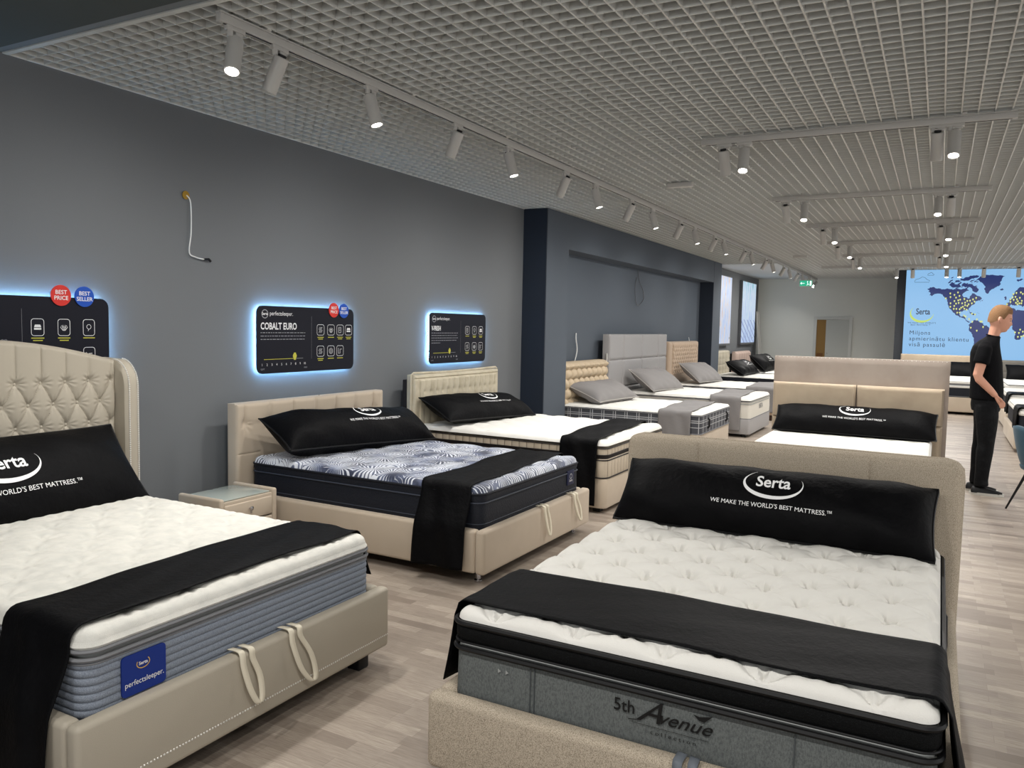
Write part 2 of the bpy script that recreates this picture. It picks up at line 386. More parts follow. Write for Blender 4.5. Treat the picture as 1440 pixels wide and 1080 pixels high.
# ------------------------------------------------------------------ wall signs
pan_m = mat('anthracite_sign_panel', (26, 27, 36), .5, spec=.15)
led_m = emis('cool_led_strip', (150, 205, 255), 95)
red_m = mat('red_sticker', (205, 52, 44), .5); bl_m = mat('blue_sticker', (28, 78, 178), .5)
yel_m = mat('yellow_print', (190, 186, 70), .5); gpr_m = mat('grey_print', (150, 152, 158), .6)
pr_m = mat('sign_white_print', (225, 226, 228), .5)
def icon(mb, fn, cx, cy, w, h, k):
    stroke(mb, fn, rrect(cx, cy, w, h, w*.22), .0032, True); a = w*.26
    if k == 0:
        poly(mb, fn, [(cx-a*.8, cy+a*.8), (cx+a*.8, cy+a*.8), (cx+a*1.1, cy), (cx-a*1.1, cy)]); rect(mb, fn, cx-a*1.1, cy-a*.75, cx+a*1.1, cy-a*.2)
    elif k == 1:
        for s in (-1, -.5, 0, .5, 1): stroke(mb, fn, [(cx+s*a*.3, cy-a), (cx+s*a*1.1, cy), (cx+s*a*.8, cy+a*(1-abs(s)*.4)), (cx+s*a*.3, cy)], .003)
    elif k == 2: stroke(mb, fn, circ(cx, cy+a*.25, a*.75, 9), .003, True); stroke(mb, fn, [(cx, cy-a*.4), (cx-a*.3, cy-a*1.1)], .003)
    elif k == 3:
        for s in (-.6, 0, .6): stroke(mb, fn, [(cx+a*s-a*.3, cy-a), (cx+a*s+a*.3, cy-a*.3), (cx+a*s-a*.3, cy+a*.3), (cx+a*s+a*.3, cy+a)], .003)
    elif k == 4: stroke(mb, fn, rrect(cx-a*.2, cy, a*1.4, a*2, a*.2), .003, True); stroke(mb, fn, [(cx-a*.6, cy+a*.4), (cx+a*.2, cy+a*.4)], .003); stroke(mb, fn, [(cx-a*.6, cy-a*.2), (cx+a*.2, cy-a*.2)], .003)
    elif k == 5: stroke(mb, fn, circ(cx, cy, a, 12), .003, True); stroke(mb, fn, circ(cx, cy, a*.5, 9), .003, True)
    else: stroke(mb, fn, [(cx-a, cy+a), (cx-a, cy-a), (cx, cy-a), (cx, cy+a*.6), (cx+a, cy+a*.6)], .004)
def sign(y0, label, title, rows, stickers, slide=.32, tsize=.062, lines=3):
    W, H = 1.14, .53; z0 = 1.18
    t = thing('backlit_sign', label, 'sign', (WX+.001, y0, z0))
    P = rrect(W/2, H/2, W, H, .055, 6); n = len(P)
    m = MB(); X0, X1 = .032, .042
    m.add([(X1, u, v) for u, v in P]+[(X0, u, v) for u, v in P], [tuple(range(n)), tuple(range(2*n-1, n-1, -1))]+[(i, (i+1) % n, n+(i+1) % n, n+i) for i in range(n)])
    m.build('panel', pan_m, t, False)
    MB().box((.0155, W/2, H/2), (.031, W-.2, H-.2)).build('rear_box', white_m, t)
    MB().tube([(.022, u, v) for u, v in rrect(W/2, H/2, W-.036, H-.036, .045, 5)], .005, 6, closed=True).build('led_strip', led_m, t)
    fn = lambda u, v, e=.0432: (e, u, v)
    w = MB(); g = MB(); yl = MB()
    if title:
        stroke(g, fn, circ(.08, H*.88, .032, 20), .006, True); put_text(w, fn, 'Serta', .08, H*.865, .03, .0006)
        put_text(w, fn, 'perfectsleeper.', .13, H*.862, .046, 0, align='LEFT', sx=.92)
        put_text(w, fn, title, .035, H*.655, tsize*1.2, .0018, align='LEFT', sx=.78 if len(title) > 8 else .70)
        for k in range(lines):
            u = .035
            while u < (.52 if k < lines-1 or lines == 3 else .2):
                l = random.uniform(.012, .04); rect(g, fn, u, H*.60-k*.026, u+l, H*.60-k*.026+.005); u += l+.008
        stroke(yl, fn, [(.07, H*.21), (.07+slide*1.14-.02, H*.212)], .004); stroke(g, fn, [(slide*1.14+.05, H*.212), (.50, H*.212)], .003)
        poly(yl, fn, circ(slide*1.14+.04, H*.25, .022, 12)); rect(yl, lambda u, v: (.0438, u, v), slide*1.14+.028, H*.19, slide*1.14+.052, H*.30)
        for k in range(10): put_text(w, fn, str(k+1), .05+k*.052, H*.115, .026)
        put_text(g, fn, 'SOFT', .035, H*.055, .018, align='LEFT'); put_text(g, fn, 'FIRM', .53, H*.055, .018)
    if not title:
        put_text(g, fn, 'on', .50, H*.50, .035)
    stroke(g, fn, [(.60, H*.2), (.60, H*.86)], .0012)
    for (cx, cy, k) in rows:
        ic = MB(); icon(ic, fn, cx, cy, .088 if title else .074, .088 if title else .098, k)
        rect(yl, fn, cx-.038, cy-.066, cx+.038, cy-.060)
        if random.random() < .5: rect(yl, fn, cx-.028, cy-.08, cx+.028, cy-.074)
        ic.build('icon', pr_m, t, False)
    if title: w.build('lettering', pr_m, t, False)
    g.build('fine_print', gpr_m, t, False); yl.build('yellow_marks', yel_m, t, False)
    if stickers:
        for (cx, cy, a, b, mm, nm) in stickers:
            s = MB(); Q = circ(cx, cy, .062, 32); s.add([(.050, u, v) for u, v in Q]+[(.044, u, v) for u, v in Q], [tuple(range(32)), tuple(range(63, 31, -1))]+[(i, (i+1) % 32, 32+(i+1) % 32, 32+i) for i in range(32)])
            so = s.build(nm, mm, t, False)
            x = MB(); put_text(x, lambda u, v: (.0508, u, v), a, cx, cy+.008, .034, .0004); put_text(x, lambda u, v: (.0508, u, v), b, cx, cy-.026, .034, .0004)
            x.build('sticker_text', pr_m, so, False)
    return t
H_ = .53
sign(2.07, 'backlit dark sign partly hidden by the tall tufted headboard', None,
     [(.69, .35, 0), (.848, .35, 1), (1.006, .35, 2), (.69, .17, 4), (.848, .17, 5), (1.006, .18, 6)],
     [(.83, .54, 'BEST', 'PRICE', red_m, 'red_sticker'), (.977, .538, 'BEST', 'SELLER', bl_m, 'blue_sticker')])
sign(4.445, 'backlit dark sign reading COBALT EURO above the navy mattress bed', 'COBALT EURO',
     [(.71, .345, 3), (.84, .345, 1), (.958, .345, 4), (1.07, .345, 0), (.71, .165, 3), (.84, .165, 5), (.958, .165, 6)],
     [(.87, .515, 'BEST', 'PRICE', red_m, 'red_sticker'), (1.0, .512, 'BEST', 'SELLER', bl_m, 'blue_sticker')])
sign(6.785, 'backlit dark sign reading V-FRESH above the cream two-row tufted headboard', 'V-FRESH',
     [(.74, .35, 4), (.89, .35, 2), (1.03, .35, 0), (.74, .17, 3), (.89, .17, 1), (1.03, .17, 6)], None, .30, .056, 5)

# ------------------------------------------------------------------ loose cables
def cable(name, pts, r, m, label, extra=None):
    P = []; pts = [Vector(p) for p in pts]
    for i in range(len(pts)-1):
        p0, p1, p2, p3 = pts[max(i-1, 0)], pts[i], pts[i+1], pts[min(i+2, len(pts)-1)]
        for k in range(6):
            t = k/6; P.append(.5*((2*p1)+(-p0+p2)*t+(2*p0-5*p1+4*p2-p3)*t*t+(-p0+3*p1-3*p2+p3)*t*t*t))
    P.append(pts[-1])
    th = thing(name, label, 'cable', pts[0]); inv = -pts[0]
    MB().tube([p+inv for p in P], r, 6).build('cable', m, th)
    return th
wc = mat('white_cable', (222, 222, 220), .5); yc_m = mat('yellow_foam', (150, 118, 40), .8)
t = cable('wall_cable', [(WX+.015, 3.83, 2.45), (WX+.02, 3.86, 2.40), (WX+.02, 3.862, 2.2), (WX+.02, 3.845, 2.06), (WX+.02, 3.90, 2.03), (WX+.02, 3.98, 2.02)], .0045, wc, 'white cable hanging out of a hole in the bare grey wall, black tip')
MB().lathe([(.005, 0), (.028, .002), (.03, .008), (.012, .012)], (-.012, 0, .0), 10, Matrix.Rotation(pi/2, 3, 'Y')).build('wall_socket_hole', yc_m, t)
MB().tube([(.005, .14, -.43), (.005, .18, -.425), (.005, .2, -.44)], .009, 6).build('plug', black_m, t)
cable('wall_cable', [(WX+.045, 13.05, 2.59), (WX+.06, 13.1, 2.4), (WX+.06, 13.3, 2.25), (WX+.06, 13.35, 2.1), (WX+.06, 13.1, 1.98), (WX+.06, 12.95, 2.05), (WX+.06, 12.9, 2.3), (WX+.05, 13.0, 2.45)], .006, mat('grey_cable', (92, 94, 98), .5), 'looped thin cable hanging from the top of the blue alcove')
cable('wall_cable', [(WX+.05, 10.50, 1.50), (WX+.07, 10.45, 1.42), (WX+.07, 10.5, 1.25), (WX+.06, 10.42, 1.05)], .008, wc, 'short pale cable on the alcove wall above the woven headboard')
cable('wall_cable', [(WX+.05, 16.3, 1.42), (WX+.07, 16.35, 1.3), (WX+.07, 16.6, 1.2), (WX+.07, 16.65, 1.05), (WX+.06, 16.4, 1.0)], .006, wc, 'thin looped cable beside the far brown tufted headboard')

# ------------------------------------------------------------------ light boxes, panels, exit sign
def art_mat(name, kind):
    m = bpy.data.materials.new(name); m.use_nodes = True; t = NT(m); s = t.sep(t.obj()); y, z = s[1], s[2]
    n = t.noise(t.obj(), 2.3, 4, .6, (1, 3, 1.2)); v = t.n('ShaderNodeTexVoronoi'); t.l(t.obj(), v.inputs['Vector']); v.inputs['Scale'].default_value = 2.6; v.distance = 'MANHATTAN'
    if kind: c = t.ramp(t.math('ADD', t.math('MULTIPLY', n, .8), t.math('MULTIPLY', z, .16)), [(.2, lin((120, 140, 190))), (.42, lin((190, 212, 246))), (.6, lin((216, 232, 252))), (.8, lin((130, 200, 215)))])
    else: c = t.ramp(n, [(.25, lin((178, 196, 236))), (.45, lin((204, 220, 250))), (.6, lin((226, 222, 226))), (.72, lin((214, 180, 168)))])
    st = t.math('GREATER_THAN', t.math('SINE', t.math('ADD', t.math('MULTIPLY', z, 34.0), t.math('MULTIPLY', y, 16.0))), .8)
    if kind: c = t.mix(t.math('MULTIPLY', st, t.math('LESS_THAN', z, .65)), c, lin((130, 145, 200)))
    c = t.mix(t.math('MULTIPLY', t.math('LESS_THAN', v.outputs[0], .09), .8), c, lin((40, 60, 80)))
    t.l(c, t.b.inputs['Emission Color']); t.b.inputs['Emission Strength'].default_value = .95; t.b.inputs['Base Color'].default_value = (0, 0, 0, 1)
    return m
for (y0, y1, kind, lb) in ((18.3, 19.85, 0, 'glowing light box picture nearest the alcove on the far grey wall'), (21.05, 22.75, 1, 'glowing light box picture of a bedroom, nearest the back corner')):
    t = thing('light_box', lb, 'light box', (WX, y0, 1.22))
    MB().box((.04, (y1-y0)/2, .83), (.08, y1-y0, 1.68), .004).build('frame', mat('grey_box_frame', (96, 98, 102), .5), t)
    MB().box((.082, (y1-y0)/2, .84), (.004, y1-y0-.05, 1.6)).build('picture', art_mat('backlit_picture_%d' % kind, kind), t)
for k, (y, lb) in enumerate(((22.98, 'tall white board leaning in the far left corner, outer one'), (23.2, 'tall white board leaning in the far left corner, next to the back wall'))):
    t = MB().box((0, 0, 1.06), (.03, .17, 2.14), .004, M=None); o = tag(t.build('white_board', white_m), lb, 'board'); o.location = (WX+.26, y, .0); o.rotation_euler = (0, -.09, 0)
t = thing('exit_sign', 'green illuminated emergency exit sign under the ceiling by the back wall', 'exit sign', (-2.88, 20.0, 2.66))
MB().box((0, 0, .07), (.30, .04, .15), .006).build('housing', white_m, t)
MB().box((0, -.021, .07), (.28, .004, .13)).build('green_panel', emis('exit_green', (40, 180, 140), 1.1), t)
x = MB(); fn = lambda u, v: (u, -.0245, .07+v)
stroke(x, fn, [(-.12, 0), (-.03, 0)], .014); poly(x, fn, [(-.13, 0), (-.095, .035), (-.095, -.035)])
poly(x, fn, circ(.035, .04, .013, 10)); stroke(x, fn, [(.03, .025), (.045, -.01), (.02, -.05)], .014); stroke(x, fn, [(.045, -.01), (.07, -.04)], .012); rect(x, fn, .085, -.055, .125, .055)
x.build('pictogram', emis('exit_white', (235, 255, 250), 1.4), t, False)
MB().tube([(-.1, 0, .14), (-.1, 0, .38)], .004, 6).tube([(.1, 0, .14), (.1, 0, .38)], .004, 6).build('hanger', white_m, t)

# ------------------------------------------------------------------ big screen with the world map
SY = 20.4
t = thing('world_map_screen', 'large light blue illuminated wall screen showing a world map with yellow pins', 'screen', (0, SY, 0))
sx0, sx1, sz0, sz1 = -.77, 4.3, 1.02, 3.04
MB().box(((sx0+sx1)/2, .04, (sz0+sz1)/2), (sx1-sx0, .06, sz1-sz0)).build('screen_frame', black_m, t)
MB().add([(sx0+.005, .0, sz0+.01), (sx1, .0, sz0+.01), (sx1, .0, sz1), (sx0+.005, .0, sz1)], [(0, 1, 2, 3)]).build('screen_face', emis('screen_blue', (148, 200, 246), 1.0), t, False)
POLY = [[(-0.323, 2.607), (-0.272, 2.645), (-0.223, 2.649), (-0.083, 2.62), (0.073, 2.621), (0.151, 2.606), (0.228, 2.605), (0.344, 2.592), (0.458, 2.62), (0.498, 2.576), (0.424, 2.544), (0.373, 2.483), (0.391, 2.435), (0.449, 2.424), (0.486, 2.387), (0.517, 2.396), (0.524, 2.446), (0.551, 2.474), (0.554, 2.522), (0.596, 2.511), (0.64, 2.474), (0.694, 2.446), (0.754, 2.387), (0.719, 2.348), (0.627, 2.305), (0.573, 2.25), (0.528, 2.195), (0.512, 2.14), (0.534, 2.097), (0.499, 2.151), (0.427, 2.133), (0.352, 2.106), (0.336, 2.04), (0.368, 1.992), (0.433, 2.015), (0.455, 1.965), (0.526, 1.889), (0.556, 1.868), (0.528, 1.863), (0.437, 1.949), (0.34, 1.978), (0.259, 2.039), (0.176, 2.148), (0.124, 2.214), (0.1, 2.302), (0.086, 2.368), (0.025, 2.423), (-0.017, 2.483), (-0.117, 2.505), (-0.175, 2.496), (-0.222, 2.445), (-0.282, 2.467), (-0.256, 2.523), (-0.306, 2.545), (-0.278, 2.578)], [(0.617, 2.825), (0.689, 2.879), (0.818, 2.914), (0.967, 2.904), (1.162, 2.884), (1.11, 2.821), (1.083, 2.757), (1.092, 2.714), (1.019, 2.65), (0.947, 2.603), (0.894, 2.565), (0.869, 2.504), (0.811, 2.532), (0.785, 2.608), (0.804, 2.662), (0.754, 2.727), (0.696, 2.76)], [(0.531, 1.802), (0.566, 1.857), (0.629, 1.923), (0.705, 1.914), (0.764, 1.871), (0.812, 1.846), (0.824, 1.807), (0.871, 1.808), (0.92, 1.765), (0.961, 1.701), (0.911, 1.592), (0.843, 1.459), (0.775, 1.327), (0.725, 1.216), (0.685, 1.258), (0.656, 1.432), (0.631, 1.541), (0.587, 1.65), (0.541, 1.725)], [(1.249, 2.158), (1.301, 2.197), (1.356, 2.191), (1.405, 2.138), (1.467, 2.149), (1.558, 2.139), (1.63, 2.14), (1.751, 1.909), (1.681, 1.886), (1.619, 1.715), (1.571, 1.608), (1.504, 1.51), (1.441, 1.502), (1.409, 1.582), (1.384, 1.71), (1.349, 1.838), (1.283, 1.88), (1.232, 1.965), (1.217, 2.072)], [(1.208, 2.222), (1.223, 2.297), (1.276, 2.318), (1.273, 2.372), (1.343, 2.415), (1.322, 2.479), (1.372, 2.553), (1.423, 2.617), (1.511, 2.637), (1.708, 2.647), (2.3, 2.72), (3.2, 2.75), (3.9, 2.6), (3.6, 2.4), (3.2, 2.1), (2.8, 1.95), (2.4, 2.0), (2.1, 2.1), (1.909, 2.227), (1.733, 2.204), (1.588, 2.246), (1.519, 2.203), (1.443, 2.266), (1.371, 2.244), (1.306, 2.276), (1.282, 2.222)], [(0.088, 2.687), (0.143, 2.753), (0.223, 2.709), (0.299, 2.73), (0.34, 2.664), (0.266, 2.641), (0.149, 2.653)], [(0.339, 2.686), (0.413, 2.74), (0.49, 2.718), (0.607, 2.663), (0.682, 2.604), (0.652, 2.533), (0.595, 2.544), (0.533, 2.631), (0.419, 2.641)], [(0.313, 2.817), (0.444, 2.87), (0.574, 2.908), (0.679, 2.9), (0.597, 2.847), (0.486, 2.794), (0.391, 2.784)], [(1.077, 2.596), (1.131, 2.618), (1.16, 2.59), (1.125, 2.573)], [(1.372, 2.797), (1.439, 2.807), (1.501, 2.817), (1.467, 2.786), (1.414, 2.759)], [(1.169, 2.425), (1.205, 2.446), (1.218, 2.382), (1.182, 2.361)], [(0.534, 2.097), (0.602, 2.065), (0.679, 2.044), (0.623, 2.031), (0.555, 2.063)], [(0.219, 2.785), (0.295, 2.796), (0.297, 2.763), (0.23, 2.752)], [(0.736, 2.366), (0.779, 2.349), (0.757, 2.337)]]
PINS = [(0.055, 2.401), (0.137, 2.511), (0.22, 2.478), (0.286, 2.533), (0.319, 2.456), (0.145, 2.43), (0.254, 2.417), (0.337, 2.373), (0.417, 2.387), (0.3, 2.358), (0.227, 2.342), (0.153, 2.291), (0.261, 2.285), (0.312, 2.299), (0.38, 2.292), (0.437, 2.308), (0.476, 2.347), (0.529, 2.352), (0.585, 2.38), (0.643, 2.413), (0.616, 2.331), (0.567, 2.293), (0.483, 2.234), (0.44, 2.249), (0.505, 2.271), (0.399, 2.216), (0.229, 2.232), (0.153, 2.214), (0.223, 2.166), (0.275, 2.167), (0.339, 2.161), (0.366, 2.194), (0.429, 2.172), (0.474, 2.151), (0.295, 2.083), (0.343, 2.084), (0.463, 1.998), (0.533, 1.944), (0.433, 2.019), (0.583, 2.065), (0.641, 2.048), (0.685, 1.94), (0.597, 1.886), (0.753, 1.893), (0.782, 1.893), (0.577, 1.754), (0.695, 1.691), (0.811, 1.774), (1.339, 2.496), (1.392, 2.521), (1.473, 2.532), (1.51, 2.5), (1.325, 2.425), (1.379, 2.436), (1.291, 2.383), (1.35, 2.372), (1.409, 2.383), (1.461, 2.415), (1.294, 2.325), (1.395, 2.308), (1.429, 2.34), (1.459, 2.298), (1.501, 2.351), (1.495, 2.298), (1.189, 2.243), (1.233, 2.275), (1.424, 2.277), (1.506, 1.73), (1.414, 1.668), (1.487, 1.659), (1.557, 1.688), (1.473, 1.573), (1.533, 1.581), (1.572, 1.597)]
mp = MB(); e1 = lambda u, v: (u, -.003, v); e2 = lambda u, v: (u, -.005, v); e3 = lambda u, v: (u, -.007, v)
for P in POLY:
    Q = list(P)
    for lev, am in ((0, .22), (1, .20), (2, .18)):            # ragged coastline
        R_ = []
        for i, p in enumerate(Q):
            q = Q[(i+1) % len(Q)]; R_.append(p); L = math.hypot(q[0]-p[0], q[1]-p[1])
            if L > .022:
                o_ = random.uniform(-am, am)*min(L, .09); R_.append(((p[0]+q[0])/2-(q[1]-p[1])/L*o_, (p[1]+q[1])/2+(q[0]-p[0])/L*o_))
        Q = R_
    poly(mp, e1, Q)
for k in range(46):                                            # arctic and caribbean islands
    cx, cz = (random.uniform(.10, .66), random.uniform(2.62, 2.86)) if k < 34 else (random.uniform(.50, .74), random.uniform(2.02, 2.09))
    if k >= 40: cx, cz = random.uniform(.70, .80), random.uniform(2.33, 2.42)
    w_ = random.uniform(.012, .05) if k < 34 else .009; n_ = 7
    poly(mp, lambda u, v: (u, -.0034-k*.00002, v), [(cx+w_*random.uniform(.5, 1)*math.cos(2*pi*q/n_), cz+w_*.42*random.uniform(.5, 1)*math.sin(2*pi*q/n_)+.3*w_*math.cos(2*pi*q/n_)) for q in range(n_)])
mp.build('map_land', emis('map_navy', (36, 52, 112), 1.0), t, False)
a = MB(); b = MB()
for (x, z) in PINS:
    poly(a, e2, circ(x, z, .017, 10)); poly(a, e2, [(x-.012, z-.010), (x+.012, z-.010), (x, z-.034)]); poly(b, e3, circ(x, z, .008, 8))
a.build('map_pins', emis('pin_yellow', (226, 232, 84), 1.0), t, False); b.build('pin_centres', emis('pin_white', (240, 246, 250), 1.0), t, False)
tx = MB(); dkb = emis('screen_text_navy', (22, 40, 70), 1.0)
tl = MB(); put_text(tl, e2, 'Serta', -.385, 2.035, .19, .003, sx=.72)
for s_, z in (('Miljons', 1.575), ('apmierin\u0101tu klientu', 1.44), ('vis\u0101 pasaul\u0113', 1.305)): put_text(tx, e2, s_, -.64, z, .128, 0, space=1.18, align='LEFT', sx=.98)
put_text(tl, e2, 'WE MAKE THE WORLD\u2019S', -.40, 1.825, .045, sx=1.05, space=1.1); put_text(tl, e2, 'BEST MATTRESS.\u2122', -.42, 1.778, .045, space=1.1)
for (cx, cz, w_, h_) in ((-.44, 2.76, .29, .11), (-.27, 2.915, .12, .06)):
    P = [(cx-w_/2, cz), (cx+w_/2, cz), (cx+w_*.52, cz+h_*.35), (cx+w_*.33, cz+h_*.55), (cx+w_*.2, cz+h_*.95), (cx, cz+h_*1.1), (cx-w_*.2, cz+h_*.75), (cx-w_*.42, cz+h_*.6), (cx-w_*.53, cz+h_*.25)]
    cl_ = MB(); stroke(cl_, e2, P, .007, True); cl_.build('cloud_outline', dkb, t, False)
tx.build('slogan_text', dkb, t, False); tl.build('logo_text', dkb, t, False)
sw = MB(); pts = []; ww = []
for k in range(31):
    an = math.radians(140+k*215/30); pts.append((-.405+.235*math.cos(an), 2.06+.19*math.sin(an))); ww.append(.004+.05*math.sin(pi*k/30)**1.3)
stroke(sw, e2, pts, ww); sw.build('logo_swoosh', emis('logo_lime', (206, 230, 110), 1.0), t, False)

# ================================================================== soft goods
def outline(L, W, r, n=6, sub=10):
    P = []
    cs = [(L/2-r, W/2-r, 0), (-L/2+r, W/2-r, 90), (-L/2+r, -W/2+r, 180), (L/2-r, -W/2+r, 270)]
    for i, (cx, cy, a0) in enumerate(cs):
        for k in range(n+1):
            a = math.radians(a0+90*k/n); P.append((cx+r*math.cos(a), cy+r*math.sin(a)))
        nx = cs[(i+1) % 4]; a = math.radians(a0+90); p = P[-1]; q = (nx[0]+r*math.cos(a), nx[1]+r*math.sin(a))
        for k in range(1, sub): P.append((p[0]+(q[0]-p[0])*k/sub, p[1]+(q[1]-p[1])*k/sub))
    return P
def skirt(L, W, r, prof, sub=10, wob=None, cap=True):
    rows = []
    for (d, z) in prof:
        O = outline(L+2*d, W+2*d, max(r+d, .01), sub=sub)
        rows.append([(x, y, z+(wob(x, y) if wob else 0)) for x, y in O])
    mb = MB(); mb.grid(rows, cv=True); n = len(rows[0])
    if cap: mb.f.append(tuple(range(n))[::-1]); mb.f.append(tuple(range((len(rows)-1)*n, len(rows)*n)))
    return mb
def ring(L, W, r, z, rad, sub=10, flat=1): return MB().tube([(x, y, z) for x, y in outline(L, W, r, sub=sub)], rad, 6, closed=True)
def top_grid(L, W, r, re, he, z, hf, nx, ny):
    a = np.linspace(-1, 1, nx)[:, None]*np.ones((1, ny)); b = np.linspace(-1, 1, ny)[None, :]*np.ones((nx, 1))
    # denser near the rim
    a = np.sign(a)*(1-(1-abs(a))**1.15); b = np.sign(b)*(1-(1-abs(b))**1.15)
    x = a*L/2; y = b*W/2
    dx = np.maximum(abs(x)-(L/2-r), 0); dy = np.maximum(abs(y)-(W/2-r), 0)
    h = np.hypot(dx, dy); s = np.where(h > 1e-9, np.maximum(dx, dy)/np.maximum(h, 1e-9), 1)
    x = np.sign(x)*(np.minimum(abs(x), L/2-r)+dx*s); y = np.sign(y)*(np.minimum(abs(y), W/2-r)+dy*s)
    e = np.where((dx > 0) & (dy > 0), r-np.hypot(dx*s, dy*s), np.minimum(L/2-abs(x), W/2-abs(y))); e = np.clip(e, 0, None)
    k = np.clip(1-e/re, 0, 1); fall = he*(1-np.sqrt(np.clip(1-k**2.2, 0, 1)))
    zz = z-fall+hf(x, y)*np.clip(e/(re*.8), 0, 1)
    return MB().grid(np.stack([x, y, zz], -1))
def fbm(x, y, seed, sc=1.0):
    r = np.random.default_rng(seed); o = 0
    for k in range(10):
        fx, fy = r.normal(0, 1, 2)*sc*(1+k*.5); o = o+np.sin(fx*x*6.28+fy*y*6.28+r.uniform(0, 6.28))/(1+k*.5)
    return o*.3
def tufts(dx, dy, A, R, crease=0.0, broad=0.0, seed=1, jit=.0):
    def f(x, y):
        p = x/dx+y/dy; q = x/dx-y/dy      # tuft lattice, staggered rows
        h = broad*((np.abs(np.sin(pi*p))*np.abs(np.sin(pi*q)))**.5)
        pi_, qi = np.round(p), np.round(q); X = (pi_+qi)/2*dx; Y = (pi_-qi)/2*dy
        ux, uy = x-X, y-Y; r = np.hypot(ux, uy); th = np.arctan2(uy, ux)
        ph = np.sin(X*51.3+Y*17.7)*3
        h = h-A*np.exp(-(r/R)**1.1)
        if crease: h = h+crease*np.cos(7*th+ph)*np.exp(-((r-R*.9)/(R*.9))**2)
        return h+.35*A*fbm(x, y, seed, 1.2)*.3
    return f

def mattress(loc, rz, L, W, h, r, label, side_m, top_m, top_h=.02, he=.05, re=.07, hf=None, nx=60, ny=50, prof=None, pipes=(), side_name='side_border', bands=(), cat='mattress'):
    t = thing('mattress', label, cat, loc, rz)
    prof = prof or [(0, 0), (0, h-he)]
    skirt(L, W, r, prof).build(side_name, side_m, t)
    top_grid(L, W, r, re, he, h+top_h, hf or (lambda x, y: 0*x), nx, ny).build('quilted_top', top_m, t)
    for (nm, m, d, z, rad) in pipes: ring(L+2*d, W+2*d, r+d, z, rad).build(nm, m, t)
    for (nm, m, pr) in bands: skirt(L, W, r, pr, cap=False).build(nm, m, t)
    return t

def cushion(Lp, Hp, T, n=44, mm=22, seed=3, sq=.07, wr=.012, pw=2.6):
    """plump rectangular pillow in its own frame: x along length, y up the height, z out of the front. returns mesh builder and surface function"""
    r = np.random.default_rng(seed); ph = r.uniform(0, 6, 6)
    def surf(a, b, sgn):
        x = a*Lp/2*(1-sq*.55*(1-b*b)); y = b*Hp/2*(1-sq*(1-a**4)*.8)
        t = T/2*(np.clip(1-np.abs(a)**(pw*2.2), 0, 1)**.55)*(np.clip(1-np.abs(b)**pw, 0, 1)**.62)
        w = wr*(np.sin(9*a+4*b+ph[0])*np.abs(a)**3+.4*np.sin(5*b*1.5+13*a+ph[1])*(.3+np.abs(b)**2)+.35*np.sin(21*a+ph[2])*np.abs(b)**3)
        t = t+w*(1-np.abs(a)**10)*(1-np.abs(b)**10)
        return x, y, sgn*t
    A = np.linspace(-1, 1, n)[:, None]*np.ones((1, mm)); B = np.linspace(-1, 1, mm)[None, :]*np.ones((n, 1))
    A = np.sign(A)*(1-(1-abs(A))**1.5); B = np.sign(B)*(1-(1-abs(B))**1.5)
    mb = MB()
    for sgn in (1, -1): mb.grid(np.stack(surf(A, B, sgn), -1))
    e = np.linspace(-1, 1, 26); P = [surf(np.float64(q), np.float64(-1), 0) for q in e]+[surf(np.float64(1), np.float64(q), 0) for q in e[1:]]+[surf(np.float64(q), np.float64(1), 0) for q in e[::-1][1:]]+[surf(np.float64(-1), np.float64(q), 0) for q in e[::-1][1:-1]]
    return mb, surf, [tuple(map(float, p)) for p in P]
def pillow(loc, U, V, Lp, Hp, T, m, pm, label, seed=3, lg=None, cat='pillow', group=None, pipe=.006, **k):
    """U: length direction, V: up direction (both world), loc = centre"""
    t = thing('pillow', label, cat, loc, 0, group)
    U = Vector(U).normalized(); N = U.cross(Vector(V)).normalized(); Vv = N.cross(U).normalized()
    R = Matrix((U, Vv, N)).transposed(); t.rotation_euler = R.to_euler()
    mb, surf, edge = cushion(Lp, Hp, T, seed=seed, **k)
    o = mb.build('pillow_cover', m, t)
    for p in o.data.polygons: p.use_smooth = True
    MB().tube(edge, pipe, 6, closed=True).build('piping', pm, t)
    if lg:
        cx, cy, s, flip, lm, full = lg; x = MB()
        def fn(u, v):
            if flip: u, v = -u, -v
            a, b = u/(Lp/2), v/(Hp/2); px, py, pz = surf(np.float64(a), np.float64(b), 1)
            return (float(px), float(py), float(pz)+.0035)
        if full: logo(x, fn, cx, cy, s)
        else:
            put_text(x, fn, 'SERTA', cx, cy+.01, s*.3, sx=.9); stroke(x, fn, [(cx-s*.4, cy-s*.1), (cx+s*.4, cy-s*.1)], .004)
        x.build('logo_print', lm, t)
    return t

